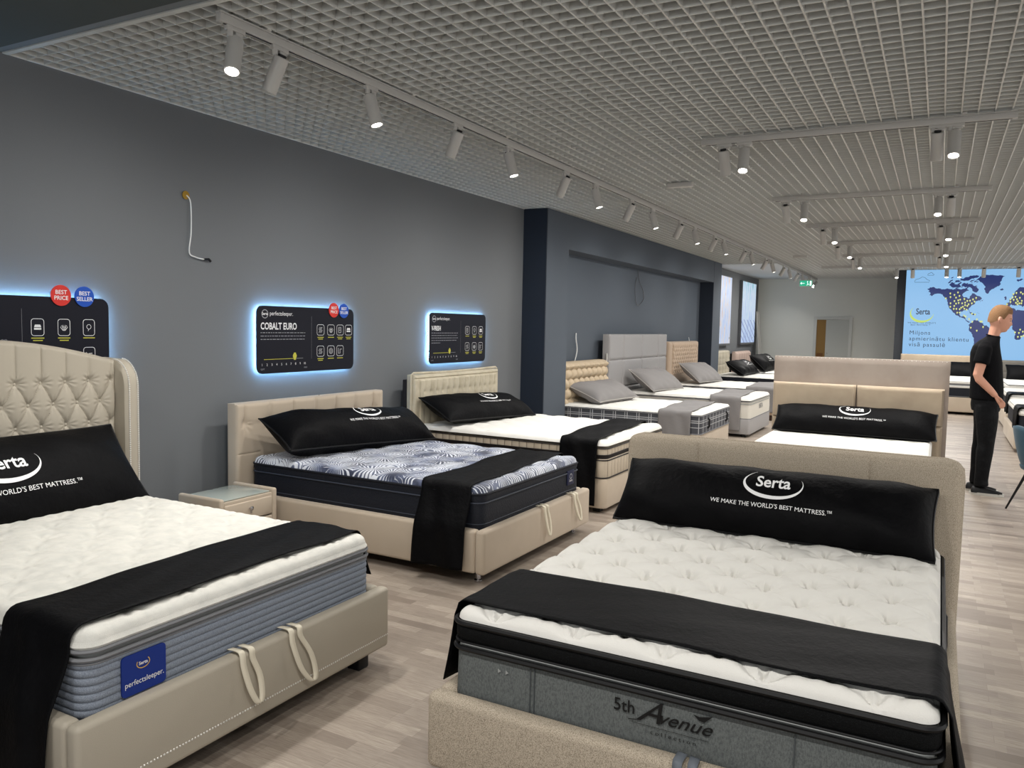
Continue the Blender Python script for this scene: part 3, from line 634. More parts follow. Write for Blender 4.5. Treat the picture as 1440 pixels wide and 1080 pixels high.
def runner(loc, rz, xa, xb, W, zt, zl, zr, m, label, flare=(.02, .02), rail=None, skew=(0, 0), seed=5, r=.05, wrinkle=.004, group=None, ends=True, name='bed_runner', th=.004):
    """cloth band across a mattress: local x = xa..xb, hangs on -y to zl, on +y to zr"""
    t = thing(name, label, 'bed runner', loc, rz, group)
    path = []                                    # (y,z,dist)
    W2 = W/2+.012
    def off(z, fl):
        if rail: return rail[1]*min(1, max(0, (zt-r-z)/(zt-r-rail[0])))**1.2+fl*max(0, (rail[0]-z)/max(.05, rail[0]-min(zl, zr)))
        return fl*max(0, (zt-r-z)/(zt-r-min(zl, zr)))**1.3
    for k in range(13): z = zl+(zt-r-zl)*k/12; path.append((-W2-off(z, flare[0]), z))
    for k in range(1, 6): a = pi/2*k/6; path.append((-W2+r*(1-math.cos(a)), zt-r+r*math.sin(a)))
    for k in range(0, 25): path.append((-W2+r+(2*W2-2*r)*k/24, zt))
    for k in range(1, 6): a = pi/2*k/6; path.append((W2-r+r*math.sin(a), zt-r+r*math.cos(a)))
    for k in range(0, 13): z = zt-r-(zt-r-zr)*k/12; path.append((W2+off(z, flare[1]), z))
    path = np.array(path); d = np.r_[0, np.cumsum(np.hypot(*np.diff(path, axis=0).T))]
    n = 120; ds = np.linspace(0, d[-1], n); py = np.interp(ds, d, path[:, 0]); pz = np.interp(ds, d, path[:, 1])
    u = np.linspace(0, 1, 22); P = np.zeros((n, len(u), 3))
    for i in range(n):
        fy = (py[i]/W2+1)/2; sh = skew[0]*(1-np.clip(fy, 0, 1))+skew[1]*np.clip(fy, 0, 1)
        x = xa+sh+(xb-xa)*u; hang = max(0, (zt-r-pz[i]))
        wv = wrinkle*(np.sin(u*9+ds[i]*4+seed)+np.sin(u*5-ds[i]*9+seed*2)+.6*np.sin(u*17+ds[i]*15))
        hw = (1+np.sin(u*10+seed))*.010*min(1, hang/.25)
        P[i, :, 0] = x+(.01*np.sin(ds[i]*7+seed) if hang < .01 else 0)
        side = -1 if py[i] < 0 else 1
        P[i, :, 1] = py[i]+(side*(abs(hw)*.6+wv+.004) if hang > 0 else 0)
        P[i, :, 2] = pz[i]+(wv*.6+abs(wrinkle)*1.2 if hang <= 0 else 0)
    o = MB().grid(P).build('cloth', m, t)
    for p in o.data.polygons: p.use_smooth = True
    solidify(o, th, 0)
    return t
def straps(parent, x, y, z, m, tilt=0, L=.22, name='lift_strap', w=.022):
    """fabric pull loop hanging over the foot panel"""
    pts = [(-.05, 0, .012), (-.01, 0, .014), (.012, 0, .004), (.018, .004, -.05), (.028, .015+tilt*.4, -L*.7), (.034, .03+tilt, -L), (.030, .05+tilt, -L*.88), (.022, .058+tilt*.6, -L*.5), (.014, .05, -.03), (.008, .045, .010), (-.05, .04, .014)]
    P = []; V = [Vector(p) for p in pts]
    for i in range(len(V)-1):
        p0, p1, p2, p3 = V[max(i-1, 0)], V[i], V[i+1], V[min(i+2, len(V)-1)]
        for k in range(5):
            t_ = k/5; q = .5*((2*p1)+(-p0+p2)*t_+(2*p0-5*p1+4*p2-p3)*t_*t_+(-p0+3*p1-3*p2+p3)*t_**3); P.append(q)
    g = [[(q+Vector((x, y, z))+Vector((0, -w/2, 0)))[:], (q+Vector((x, y, z))+Vector((0.006, w/2, 0)))[:]] for q in P]
    o = MB().grid(g).build(name, m, parent); solidify(o, .003, 0); return o

# headboard slab facing +x: front x = xf + h(s,z)
def slab(xf, xb, s0, s1, z0, ztop, h, ns, nz, rr=.03, re=.04):
    s = np.linspace(s0, s1, ns)[:, None]*np.ones((1, nz)); k = np.linspace(0, 1, nz)[None, :]*np.ones((ns, 1))
    zt = ztop(s) if callable(ztop) else ztop+0*s
    z = z0+(zt-z0)*k
    e = np.minimum(np.minimum(s-s0, s1-s), zt-z); q = np.clip(1-e/re, 0, 1)
    x = xf+h(s, z)*np.clip(e/(re*.8), 0, 1)-rr*(1-np.sqrt(np.clip(1-q*q, 0, 1)))
    F = np.stack([x, s, z], -1); Bk = np.stack([xb+0*x, s, z], -1)
    mb = MB(); mb.grid(F); mb.grid(Bk[::-1])
    for A, B in ((F[0], Bk[0]), (F[-1], Bk[-1]), (F[:, -1], Bk[:, -1]), (F[:, 0], Bk[:, 0])): mb.grid(np.stack([A, B], 0))
    bm = bmesh.new(); vs = [bm.verts.new(v) for v in mb.v]
    for f in mb.f:
        try: bm.faces.new([vs[i] for i in f])
        except Exception: pass
    bmesh.ops.remove_doubles(bm, verts=bm.verts, dist=.0004); bm.verts.index_update()
    mb.v = [v.co[:] for v in bm.verts]; mb.f = [tuple(v.index for v in f.verts) for f in bm.faces]; bm.free()
    return mb
def legs(parent, pts, m, h, kind='block'):
    for (x, y) in pts:
        if kind == 'chrome': MB().lathe([(.018, 0), (.026, .003), (.026, .012), (.017, .018), (.017, h-.012), (.024, h-.006), (.024, h)], (x, y, 0), 16).build('leg', m, parent)
        else: MB().box((x, y, h/2), (.07, .07, h), .006).build('leg', m, parent)
def frame_box(t, m, x0, x1, W, zb, zt, th=.05, r=.016, foot_name='foot_panel', top_bar=True):
    MB().box((x1-th/2, 0, (zb+zt)/2), (th, W, zt-zb), r, 4).build(foot_name, m, t)
    for s in (-1, 1): MB().box(((x0+x1-th)/2, s*(W/2-th/2), (zb+zt)/2), (x1-x0-th, th, zt-zb-.004), r, 4).build('side_rail', m, t)
    MB().box(((x0+x1)/2, 0, zt-.10), (x1-x0-2*th, W-2*th, .03)).build('mattress_base', wood_m, t)

# ================================================================== BED ONE: winged tufted bed, front left
bx1, by1 = -3.3, 2.165
b1 = thing('double_bed', 'warm grey bed with tall winged button tufted headboard and studded foot panel, front left', 'bed', (bx1, by1, 0))
W1 = 1.53; xh = -.90      # headboard face (local x) -> world -4.2
frame_box(b1, beige1_m, -1.0, 1.10, W1, .09, .372, .06, .02)
legs(b1, [(1.0, -.66), (1.0, .66), (-.9, -.66), (-.9, .66)], black_m, .095)
def nails(pts, r, nm, parent, nrm):
    mb = MB(); N = Vector(nrm).normalized(); M = Vector((0, 0, 1)).rotation_difference(N).to_matrix()
    for p in pts: mb.lathe([(r, 0), (r*.75, r*.45), (r*.15, r*.65)], p, 6, M)
    return mb.build(nm, stud_m, parent)
ys_ = np.arange(-.75, .751, .0125)
nails([(1.100, y, .150) for y in ys_], .0042, 'stud_row', b1, (1, 0, 0))['kind'] = 'stuff'
def ztop1(s): q = np.abs(s)/.82; return 1.475-.135*np.clip(q, 0, 1.1)**1.9
def tuft1(s, z):
    ds, dz = .135, .118; s0 = .0153+.0675; zA = 1.24
    p = (s-s0)/ds+(z-zA)/(2*dz); q = (s-s0)/ds-(z-zA)/(2*dz)
    dia = (np.abs(np.sin(pi*p))*np.abs(np.sin(pi*q)))**.36
    ver = np.abs(np.sin(pi*(s-s0)/ds))**.22
    k = np.clip((z-zA)/.03, 0, 1); pn, qn = np.round(p), np.round(q); S_ = (pn+qn)/2*ds+s0; Z_ = (pn-qn)/2*2*dz/1.0+zA
    Z_ = (pn-qn)*dz+zA; r = np.hypot(s-S_, z-Z_); dip = np.exp(-(r/.02)**1.3)*np.where(Z_ > zA+.02, 0, 1)
    wr = .0022*np.cos(11*np.arctan2(z-Z_, s-S_)+S_*40)*np.exp(-((r-.035)/.018)**2)*np.where(Z_ > zA+.02, 0, 1)
    return .021*(dia*(1-k)+ver*k)-.014*dip+wr
slab(xh, -1.08, -.79, .79, .10, ztop1, tuft1, 330, 280, .02, .03).build('headboard_panel', beige1_m, b1)
btn = MB()
for i in range(0, 9):
    for j in range(-7, 8):
        s = .0153+.0675+j*.135+(i % 2)*.0675; z = 1.24-i*.118
        if abs(s) < .74 and z > .3: btn.lathe([(.010, 0), (.011, .004), (.004, .009)], (xh-.010, s, z), 8, Matrix.Rotation(pi/2, 3, 'Y'))
o = btn.build('upholstery_buttons', beige1_m, b1); o['kind'] = 'stuff'
for sg in (-1, 1):
    # wing: side profile in x,z with rounded top, thick in y
    pr = []
    for z in np.linspace(.05, .5, 6): pr.append((-.80+.09*((.5-z)/.45)**2*(1 if z < .5 else 0), z))
    for z in np.linspace(.58, 1.20, 6): pr.append((-.80, z))
    for k in range(1, 9): a = pi/2*k/8; pr.append((-.80-.14*(1-math.cos(a)), 1.20+.155*math.sin(a)))
    pr += [(-1.08, 1.36)]
    n = len(pr); rows = []
    for off, ins in ((0, .018), (.012, .004), (.03, 0), (.065, 0), (.083, .004), (.095, .018)):
        rows.append([(-1.08, sg*(.785+off), .05)]+[(x-ins if x > -1.07 else x, sg*(.785+off+.035*max(0, (.45-z)/.4)**2), z-(ins if z > 1.3 else 0)) for x, z in pr])
    mb = MB().grid(rows); m_ = len(rows[0]); o = 0
    mb.f.append(tuple(range(m_))); mb.f.append(tuple((len(rows)-1)*m_+i for i in range(m_))[::-1])
    wo = mb.build('headboard_wing', beige1_m, b1)
    P1 = []; P2 = []
    def alongw(off):
        out = []; path = [(x, z) for x, z in pr[:-1]]; acc = 0
        for i in range(len(path)-1):
            (xa_, za_), (xb_, zb_) = path[i], path[i+1]; L = math.hypot(xb_-xa_, zb_-za_); q = acc
            while q < L: t_ = q/L; zz = za_+(zb_-za_)*t_; out.append((xa_+(xb_-xa_)*t_+.0005, sg*(.785+off+.035*max(0, (.45-zz)/.4)**2), zz)); q += .0125
            acc = q-L
        return out
    nn = nails([p for p in alongw(.020)+alongw(.075) if p[2] > .3], .0060, 'stud_row', wo, (1, 0, 0)); nn['kind'] = 'stuff'
for y, tl in ((-.14, .03), (.11, .07)):
    straps(b1, 1.10, y, .375, mat('cream_webbing', (214, 206, 186), .7), tl, .20 if y < 0 else .23)
# mattress 1
def pr_ribs(z0, z1, n, a=.006):
    P = [(0, z0)]
    for k in range(n):
        za_ = z0+(z1-z0)*k/n; zb_ = z0+(z1-z0)*(k+1)/n
        for t_ in (.12, .35, .65, .88): P.append((a*math.sin(pi*t_)**.6, za_+(zb_-za_)*t_))
        P.append((0, zb_))
    return P
m1 = mattress((-3.27, 2.175, .29), 0, 2.0, 1.40, .325, .06, 'white topped mattress with blue-grey ribbed sides and a blue label, front left bed', blueside_m, white1_m, .010, .038, .045,
              tufts(.30, .25, .014, .05, .004, .002, 4), 190, 140, pr_ribs(0, .235, 9),
              [('piping', greypipe_m, .006, .242, .008), ('piping', greypipe_m, .006, .268, .007), ('piping', greypipe_m, .004, .228, .004)],
              bands=[('grey_gusset', stone_m, [(-.004, .228), (-.012, .25), (-.002, .272)]), ('pillow_top_side', white1_m, [(-.002, .268), (.008, .283), (.0, .298)])])
lb = MB(); fn = lambda u, v: (1.009+.0, u, v)
P = rrect(-.50, .148, .165, .135, .014, 4); n = len(P)
lb.add([(1.013, u, v) for u, v in P]+[(1.007, u, v) for u, v in P], [tuple(range(n)), tuple(range(2*n-1, n-1, -1))]+[(i, (i+1) % n, n+(i+1) % n, n+i) for i in range(n)])
lo = lb.build('label', blue_m, m1, False, 'royal blue label on the foot end')
x = MB(); fn = lambda u, v: (1.0145, u, v); put_text(x, fn, 'perfectsleeper.', -.50, .112, .0265, sx=.92); put_text(x, fn, 'Serta', -.505, .172, .016, .0003); x.build('label_text', print_m, lo, False)
x = MB(); stroke(x, fn, [(-.505+.024*math.cos(math.radians(150+k*12)), .177+.017*math.sin(math.radians(150+k*12))) for k in range(22)], .003); x.build('label_swoosh', gold_m, lo, False)
runner((-3.27, 2.175, 0), 0, .60, .955, 1.40, .634, .10, .40, blackv_m, 'black cloth runner across the foot of the front left mattress', (.03, .0), (.385, .068), (0, -.02), 2, .05, .004)
pillow((-3.96, 2.165, .80), (0, 1, 0), (-.52, 0, .60), 1.40, .50, .20, blackv_m, piping_m, 'large black logo pillow leaning on the tall tufted headboard', 11, (0, .03, .33, False, print_m, True), sq=.05, pw=2.2)

# ================================================================== BED TWO: navy mattress
bx2, by2 = -3.385, 4.90; W2_ = 1.60
b2 = thing('double_bed', 'beige upholstered bed with low single-row tufted headboard under the navy mattress', 'bed', (bx2, by2, 0), -.012)
frame_box(b2, beige_m, -1.03, 1.03, W2_, .07, .345, .07, .022)
legs(b2, [(.93, -.70), (.93, .70), (-.9, -.70), (-.9, .70)], chrome_m, .075, 'chrome')
def tuft2(s, z):
    ds = .245; S_ = np.round((s+.03)/ds)*ds-.03; r = np.hypot(s-S_, z-.84); d = np.abs(s-S_)
    up = np.clip((z-.84)/.02, 0, 1)*(np.abs(s) < .8)
    line = -.012*np.exp(-(d/.010)**1.1)*up
    fold = .010*np.cos(9*np.arctan2(z-.84, s-S_))*np.exp(-((r-.04)/.035)**2)*(z < .86)*(np.abs(s) < .8)
    dip = -.026*np.exp(-(r/.035)**1.2)*(np.abs(s) < .8)
    seam = -.007*np.exp(-((z-.62)/.005)**2)*(np.abs(s) > .62)
    return line+.4*fold+dip+seam+.006*np.abs(np.sin(pi*(s+.03)/ds))*up
slab(-1.035, -1.13, -.845, .845, .05, .99, tuft2, 170, 110, .025, .03).build('headboard', beige_m, b2)
MB().box((-1.03, 0, 1.0), (.012, .01, .006)).build('care_tag', beige_m, b2)
for y, tl in ((-.02, .02), (.47, .05)): straps(b2, 1.03, y, .345, mat('cream_webbing', (214, 206, 186), .7), tl, .20)
def zebra():
    m = bpy.data.materials.new('blue_feather_print'); m.use_nodes = True; t = NT(m); o = t.obj()
    v = t.n('ShaderNodeTexVoronoi'); v.inputs['Scale'].default_value = 4.6; v.inputs['Randomness'].default_value = .75
    wob = t.n('ShaderNodeMapping'); t.l(o, wob.inputs[0]); wob.inputs['Scale'].default_value = (1, 1.15, 0); t.l(wob.outputs[0], v.inputs['Vector'])
    dlt = t.n('ShaderNodeVectorMath', operation='SUBTRACT'); t.l(wob.outputs[0], dlt.inputs[0])
    # stripes fan out around each cell's point
    pos = t.n('ShaderNodeVectorMath', operation='SCALE'); t.l(v.outputs['Position'], pos.inputs[0]); pos.inputs['Scale'].default_value = 1.0
    t.l(pos.outputs[0], dlt.inputs[1]); s = t.sep(dlt.outputs[0]); cs = t.sep(v.outputs['Color'])
    ang = t.math('ARCTAN2', s[1], s[0]); rad = v.outputs['Distance']
    st1 = t.math('SINE', t.math('ADD', t.math('MULTIPLY', ang, 26.0), t.math('MULTIPLY', rad, 9.0)))
    st2 = t.math('SINE', t.math('MULTIPLY', rad, 96.0))
    st = t.n('ShaderNodeMix'); t.l(t.math('GREATER_THAN', cs[0], .45), st.inputs[0]); t.l(st1, st.inputs[2]); t.l(st2, st.inputs[3])
    hz0 = t.noise(o, 4.5, 2, .5)
    hard = t.math('MULTIPLY', t.math('ADD', st.outputs[0], t.math('MULTIPLY_ADD', hz0, 5.0, -2.6)), 3.0)
    hz = t.noise(o, 7, 3, .6)
    base = t.ramp(hz, [(.4, lin((34, 42, 66))), (.64, lin((92, 102, 130)))])
    c = t.mix(t.n('ShaderNodeClamp').outputs[0], base, lin((206, 210, 218)))
    cl = [n for n in t.t.nodes if n.bl_idname == 'ShaderNodeClamp'][-1]; t.l(hard, cl.inputs[0])
    t.l(c, t.b.inputs['Base Color']); t.b.inputs['Roughness'].default_value = .6; t.b.inputs['Sheen Weight'].default_value = .2
    return m
m2 = mattress((-3.41, 4.895, .265), -.012, 1.98, 1.47, .325, .07, 'navy mattress with blue and white feather patterned top, second from the front', navyside_m, zebra(), .012, .045, .055,
              tufts(.34, .28, .014, .06, .002, .006, 9), 110, 90, [(0, 0), (.004, .10), (0, .225), (-.004, .235), (.006, .27), (0, .285)],
              [('piping', navypipe_m, .004, .232, .005), ('piping', navyside_m, .004, .287, .008), ('piping', navypipe_m, .002, .10, .0035)])
MB().box((.995, .56, .195), (.008, .12, .11), .003).build('label', mat('navy_label', (16, 26, 60), .5), m2)
x = MB(); fn = lambda u, v: (1.0, u, v); put_text(x, fn, 'Serta', .56, .165, .026); stroke(x, fn, circ(.56, .205, .018, 14), .003, True); x.build('label_text', print_m, m2, False)
runner((-3.41, 4.895, 0), -.012, .56, .93, 1.47, .606, .10, .38, blackv_m, 'black cloth runner hanging down the near side of the navy mattress', (.02, .02), (.36, .078), (0, -.09), 7, .045, .004)
pillow((-4.06, 4.93, .745), (.12, 1, -.05), (-.80, .08, .42), 1.56, .42, .31, blackv_m, piping_m, 'large black logo pillow at the head of the navy mattress', 5, (.10, .05, .28, False, print_m, True), wr=.018)

# nightstand between bed one and two
ns = thing('nightstand', 'small beige nightstand with glass top and two drawers between the two front left beds', 'nightstand', (-4.20, 3.78, 0))
w_, d_, h_ = .50, .40, .43
for s in (-1, 1): MB().box((0, s*(w_/2-.02), h_/2+.012), (d_, .04, h_-.0), .016, 4).build('side_panel', beige_m, ns)
MB().box((-d_/2+.02, 0, h_/2), (.03, w_-.08, h_-.02), .004).build('back_panel', beige_m, ns)
MB().box((0, 0, h_-.03), (d_-.02, w_-.08, .03), .004).build('top', beige_m, ns)
MB().box((.0, 0, h_-.008), (d_-.05, w_-.10, .008), .002).build('glass_top', mat('mint_glass', (168, 176, 170), .08, spec=.8), ns)
for z in (.325, .19, .055):
    dr = MB().box((d_/2-.02, 0, z+.005), (.035, w_-.085, .128), .010, 3).build('drawer', beige_m, ns)
    MB().lathe([(.006, 0), (.006, .012), (.014, .018), (.014, .026), (.004, .032)], (d_/2-.003, .0, z+.02), 14, Matrix.Rotation(pi/2, 3, 'Y')).build('knob', chrome_m, dr)
    MB().tube([(d_/2+.012, 0, z+.02-.014), (d_/2+.012, .0, z-.012)], .009, 8, flat=.4).build('knob_ring', chrome_m, dr)

# ================================================================== BED THREE: cream, two rows of buttons
bx3, by3 = -3.45, 7.07
b3 = thing('double_bed', 'cream box bed with two-row tufted flanged headboard under the V-FRESH sign', 'bed', (bx3, by3, 0))
skirt(2.0, 1.58, .05, [(0, .045), (.004, .06), (.004, .29), (0, .30)]).build('base', beige_m, b3)
legs(b3, [(.9, -.7), (.9, .7), (-.9, -.7), (-.9, .7)], black_m, .05)
def tuft3(s, z):
    ds = .105; fl = np.abs(np.sin(pi*(s+.03)/ds))**.6; top = 1.075; z1_, z2_ = .93, .80
    S_ = np.round((s+.03)/ds)*ds-.03
    dip = sum(np.exp(-(np.hypot(s-S_, z-zz)/.018)**1.2) for zz in (.93, .82))
    inn = (np.abs(s) < .74)*(z < 1.05)
    return inn*(.018*fl-.02*dip)-.012*np.exp(-((z-1.06)/.006)**2)
slab(-.965, -1.06, -.82, .82, .03, 1.10, tuft3, 200, 110, .03, .035).build('headboard', beige3_m, b3)
for zz, ys2 in ((1.108, (-.84, .84)),):
    MB().tube([(-1.005, -.83, .05), (-1.005, -.838, .6), (-1.0, -.842, 1.10), (-1.0, -.80, 1.118), (-1.005, -.3, 1.108), (-1.005, .3, 1.110), (-1.0, .80, 1.12), (-1.0, .842, 1.10), (-1.005, .838, .6), (-1.005, .83, .05)], .011, 6, flat=.6).build('flange', beige3_m, b3)
MB().box((-1.095, -.0, .53), (.05, 1.62, 1.04), .006).build('back_board', wood_m, b3)
m3 = mattress((-3.44, 7.07, .30), 0, 1.98, 1.58, .30, .07, 'white topped mattress with champagne pleated sides and dark bindings, third bed on the left', ruche_m, whitefab_m, .022, .04, .06,
              tufts(.26, .24, .012, .05, .001, .008, 12), 100, 90, [(0, 0), (.006, .02), (.006, .155), (0, .17), (-.012, .172), (-.012, .20), (0, .202), (.003, .23), (0, .262)],
              [('piping', chardk_m, .006, .008, .006), ('piping', chardk_m, .004, .160, .006), ('piping', chardk_m, .004, .262, .005), ('piping', chardk_m, .004, .204, .005)],
              bands=[('dark_gusset', chardk_m, [(-.006, .166), (-.004, .186), (-.004, .205)])])
runner((-3.44, 7.07, 0), 0, .58, .93, 1.58, .638, .07, .38, blackv_m, 'black cloth runner across the third bed on the left, reaching nearly to the floor', (.03, .02), None, (-.02, -.12), 9, .045, .004)
pillow((-4.12, 7.0, .755), (.10, 1, -.04), (-.80, .05, .40), 1.50, .44, .22, blackv_m, piping_m, 'large black logo pillow at the head of the cream third bed', 8, (.12, .06, .28, False, print_m, True))

# ================================================================== BED FIVE: front right, tweed
R5 = -pi/2; cx5, cy5 = -.70, 3.30
b5 = thing('double_bed', 'large beige tweed bed in the right foreground with plain padded headboard', 'bed', (cx5, cy5, 0), R5)
frame_box(b5, tweed_m, -.96, 1.05, 1.66, .03, .305, .075, .03)
hb = slab(-.945, -1.035, -.835, .835, .02, lambda s: 1.0-.06*(1-np.sqrt(np.clip(1-np.clip((np.abs(s)-.775)/.06, 0, 1)**2, 0, 1))), lambda s, z: -.010*np.exp(-(np.abs(np.abs(s)-.43)/.005)**2), 120, 60, .035, .045)
hb.build('headboard', tweed_m, b5)
MB().tube([(-1.03, -.825, .05), (-1.03, -.828, .90), (-1.03, -.822, .955), (-1.03, -.80, .98), (-1.03, -.76, .992), (-1.03, .76, .992), (-1.03, .80, .98), (-1.03, .822, .955), (-1.03, .828, .90), (-1.03, .825, .05)], .014, 8).build('headboard_rear_roll', tweed_m, b5)
MB().box((-.5, 0, .1), (.06, 1.3, .18)).build('centre_beam', wood_m, b5)
legs(b5, [(.95, -.72), (.95, .72), (-.9, -.72), (-.9, .72)], black_m, .03)
o = straps(b5, 1.05, .08, .305, mat('grey_webbing', (104, 110, 118), .7), .0, .2, w=.03)
m5 = mattress((-.706, 3.27, .20), R5, 1.88, 1.52, .375, .05, 'thick mattress with deeply tufted white top, black mesh border and grey sides, right foreground', grey5_m, whitefab_m, .020, .035, .055,
              tufts(.235, .30, .048, .036, .011, .016, 21), 260, 220, [(0, 0), (.004, .05), (0, .255)],
              [('piping', piping_m, .010, .262, .009), ('piping', piping_m, .008, .285, .004), ('piping', piping_m, .010, .352, .009)],
              bands=[('pale_gusset', stone_m, [(-.002, .258), (-.008, .272), (-.002, .285)]), ('black_mesh_border', mesh5_m, [(.0, .285), (.008, .300), (.008, .336), (0, .352)])])
x = MB(); fn = lambda u, v: (.9465, u, v)
put_text(x, fn, '5th', -.115, .185, .058, .0005, sx=.95)
put_text(x, fn, 'A', -.035, .172, .098, .0002, shear=.55, sx=1.15); put_text(x, fn, 'venue', .075, .175, .060, .0004, shear=.45, sx=1.18)
stroke(x, fn, [(-.09, .158), (.155, .158)], .0015); put_text(x, fn, 'c o l l e c t i o n', .045, .135, .018, sx=1.25)
poly(x, fn, [(.105, .232), (.125, .228), (.165, .238), (.140, .214), (.125, .216)]); stroke(x, lambda u, v: (.9472, u, v), [(-.10, .165), (-.06, .172), (-.03, .20)], .003)
x.build('embroidered_text', dkprint_m, m5, False)
x = MB()
for u in (-.575, -.545, -.665): poly(x, fn, [(u, .22), (u+.012, .212), (u, .204)]) if u > -.6 else None
x.build('small_marks', stone_m, m5, False)
vs_ = MB()
for s in (-.45, -.435, .40): vs_.box((.9445, s, .128), (.003, .003, .25))
vs_.build('seam', mat('seam_grey', (70, 74, 76), .9), m5)
hd = MB().tube([(-.30, .765, .30), (-.30, .785, .27), (-.28, .79, .16), (-.30, .785, .06), (-.30, .765, .03)], .012, 8, flat=.5); hd.build('handle', piping_m, m5)
runner((-.706, 3.27, 0), R5, .45, .895, 1.53, .609, .30, .10, blackv_m, 'wide black cloth runner across the tufted mattress in the right foreground', (.075, .09), None, (0, 0), 4, .035, .003)
MB()
pillow((-.72, 4.03, .735), (1, 0, 0), (0, .30, .30), 1.50, .39, .28, blackv_m, piping_m, 'long black bolster pillow with white logo on the right foreground bed', 21, (.045, .035, .28, False, print_m, True), sq=.04, pw=3.2, pipe=.007)

# ================================================================== BED SIX: behind it, tall suede headboard
R6 = -pi/2; cx6, cy6 = -.76, 8.15
b6 = thing('double_bed', 'sand coloured bed with very tall taupe headboard, standing behind the tweed bed', 'bed', (cx6, cy6, 0), R6)
frame_box(b6, sand_m, -1.0, 1.05, 1.66, .04, .30, .06, .02)
legs(b6, [(.95, -.72), (.95, .72)], black_m, .045)
slab(-1.075, -1.15, -.865, .865, .0, 1.32, lambda s, z: 0*s, 40, 40, .012, .02).build('headboard', suede_m, b6)
for s in (-1, 1):
    for (z0_, z1_) in ((.66, 1.035), (.25, .655)):
        a0, a1 = (-.855, -.005) if s < 0 else (.005, .825)
        slab(-1.0, -1.07, a0, a1, z0_, z1_, lambda q, z: .006*np.sin(q*3), 40, 26, .03, .035).build('headboard_cushion', sand_m, b6)
nails([(-1.075, s, 1.312) for s in np.arange(-.85, .86, .04)], .004, 'stud_row', b6, (1, 0, 0))['kind'] = 'stuff'
m6 = mattress((cx6-.03, 8.12, .22), R6, 2.0, 1.54, .30, .06, 'white mattress with grey edge under the tall taupe headboard', stone_m, whitefab_m, .01, .04, .05, tufts(.2, .2, .006, .05, 0, .003, 3), 60, 50)
pillow((cx6-.0, 8.92, .665), (1, 0, 0), (0, .34, .24), 1.56, .40, .26, blackv_m, piping_m, 'long black logo bolster against the tall taupe headboard', 14, (.02, .05, .30, False, print_m, True), sq=.04, pw=3)
runner((cx6-.03, 8.12, 0), R6, .50, .86, 1.55, .545, .2, .2, greyc_m, 'grey cloth runner on the mattress under the tall taupe headboard', (.02, .02), None, (0, 0), 3, .035)

# ================================================================== alcove beds
def plaid():
    m = bpy.data.materials.new('grey_plaid_ticking'); m.use_nodes = True; t = NT(m); s = t.sep(t.obj())
    def lines(c, per, w): return t.math('LESS_THAN', t.math('FRACT', t.math('DIVIDE', c, per)), w)
    nn = t.sep(t.n('ShaderNodeTexCoord').outputs['Normal']); fx = t.math('GREATER_THAN', t.math('ABSOLUTE', nn[0]), .7); s = [t.math('MULTIPLY_ADD', fx, 90.065, t.math('MULTIPLY', s[0], t.math('SUBTRACT', 1.0, fx))), t.math('MULTIPLY_ADD', t.math('SUBTRACT', 1.0, fx), 90.065, t.math('MULTIPLY', s[1], fx)), s[2]]
    L = t.math('MAXIMUM', t.math('MAXIMUM', lines(s[0], .16, .07), lines(t.math('ADD', s[0], .03), .16, .05)), t.math('MAXIMUM', lines(s[1], .16, .07), lines(t.math('ADD', s[1], .03), .16, .05)))
    L = t.math('MAXIMUM', L, t.math('MAXIMUM', lines(s[2], .085, .10), lines(t.math('ADD', s[2], .025), .17, .06)))
    t.l(t.mix(L, lin((64, 66, 72)), lin((170, 172, 174))), t.b.inputs['Base Color']); t.b.inputs['Roughness'].default_value = .8; return m
def panelled(zl, sl, d=.018):
    def f(s, z):
        h = 0*s
        for a in zl: h = h-d*np.exp(-(np.abs(z-a)/.012)**1.4)
        for a in sl: h = h-d*np.exp(-(np.abs(s-a)/.016)**1.4)
        return h
    return f
# A: woven headboard, plaid mattress
bA = thing('double_bed', 'beige bed with basket woven headboard and dark plaid mattress, nearest in the blue alcove', 'bed', (-3.50, 10.42, 0))
skirt(1.9, 1.56, .04, [(0, .04), (.003, .05), (.003, .28), (0, .29)]).build('base', beige_m, bA)
legs(bA, [(.85, -.7), (.85, .7)], black_m, .045)
def weave(s, z):
    row = np.floor((z-.1)/.13); sh = (row % 2)*.09; c = np.abs(np.sin(pi*(s+sh)/.18))**.5; r = np.abs(np.sin(pi*(z-.1)/.13))**.45
    return .065*c*r
slab(-.92, -1.06, -.80, .80, .05, 1.11, weave, 210, 100, .05, .06).build('headboard', brown_m if False else mat('sand_woven_velvet', (192, 174, 148), .75, bump=(200, .0008)), bA)
mA = mattress((-3.50, 10.42, .29), 0, 1.92, 1.55, .26, .06, 'white topped mattress with dark grey plaid sides in the alcove', plaid(), whitefab_m, .015, .03, .05, tufts(.2, .2, .005, .05, 0, .003, 3), 60, 50, None, [('piping', greypipe_m, .003, .232, .006), ('piping', greypipe_m, .003, .01, .006)])
hd = MB()
for s in (-.45, .5): hd.tube([(.965, s, .19), (.985, s, .17), (.985, s, .08), (.965, s, .06)], .012, 6)
hd.build('handle', black_m, mA)
runner((-3.50, 10.42, 0), 0, .42, .84, 1.55, .575, .10, .40, greyc_m, 'grey cloth runner hanging over the plaid mattress', (.03, .02), None, (0, -.08), 3, .045)
pillow((-4.10, 10.35, .70), (.12, 1, 0), (-.8, 0, .30), 1.15, .55, .24, greyp_m, mat('cream_piping', (170, 166, 160), .7), 'grey pillow in front of the basket woven headboard', 31, (.1, .02, .14, False, greypipe_m, False), sq=.10, wr=.02)
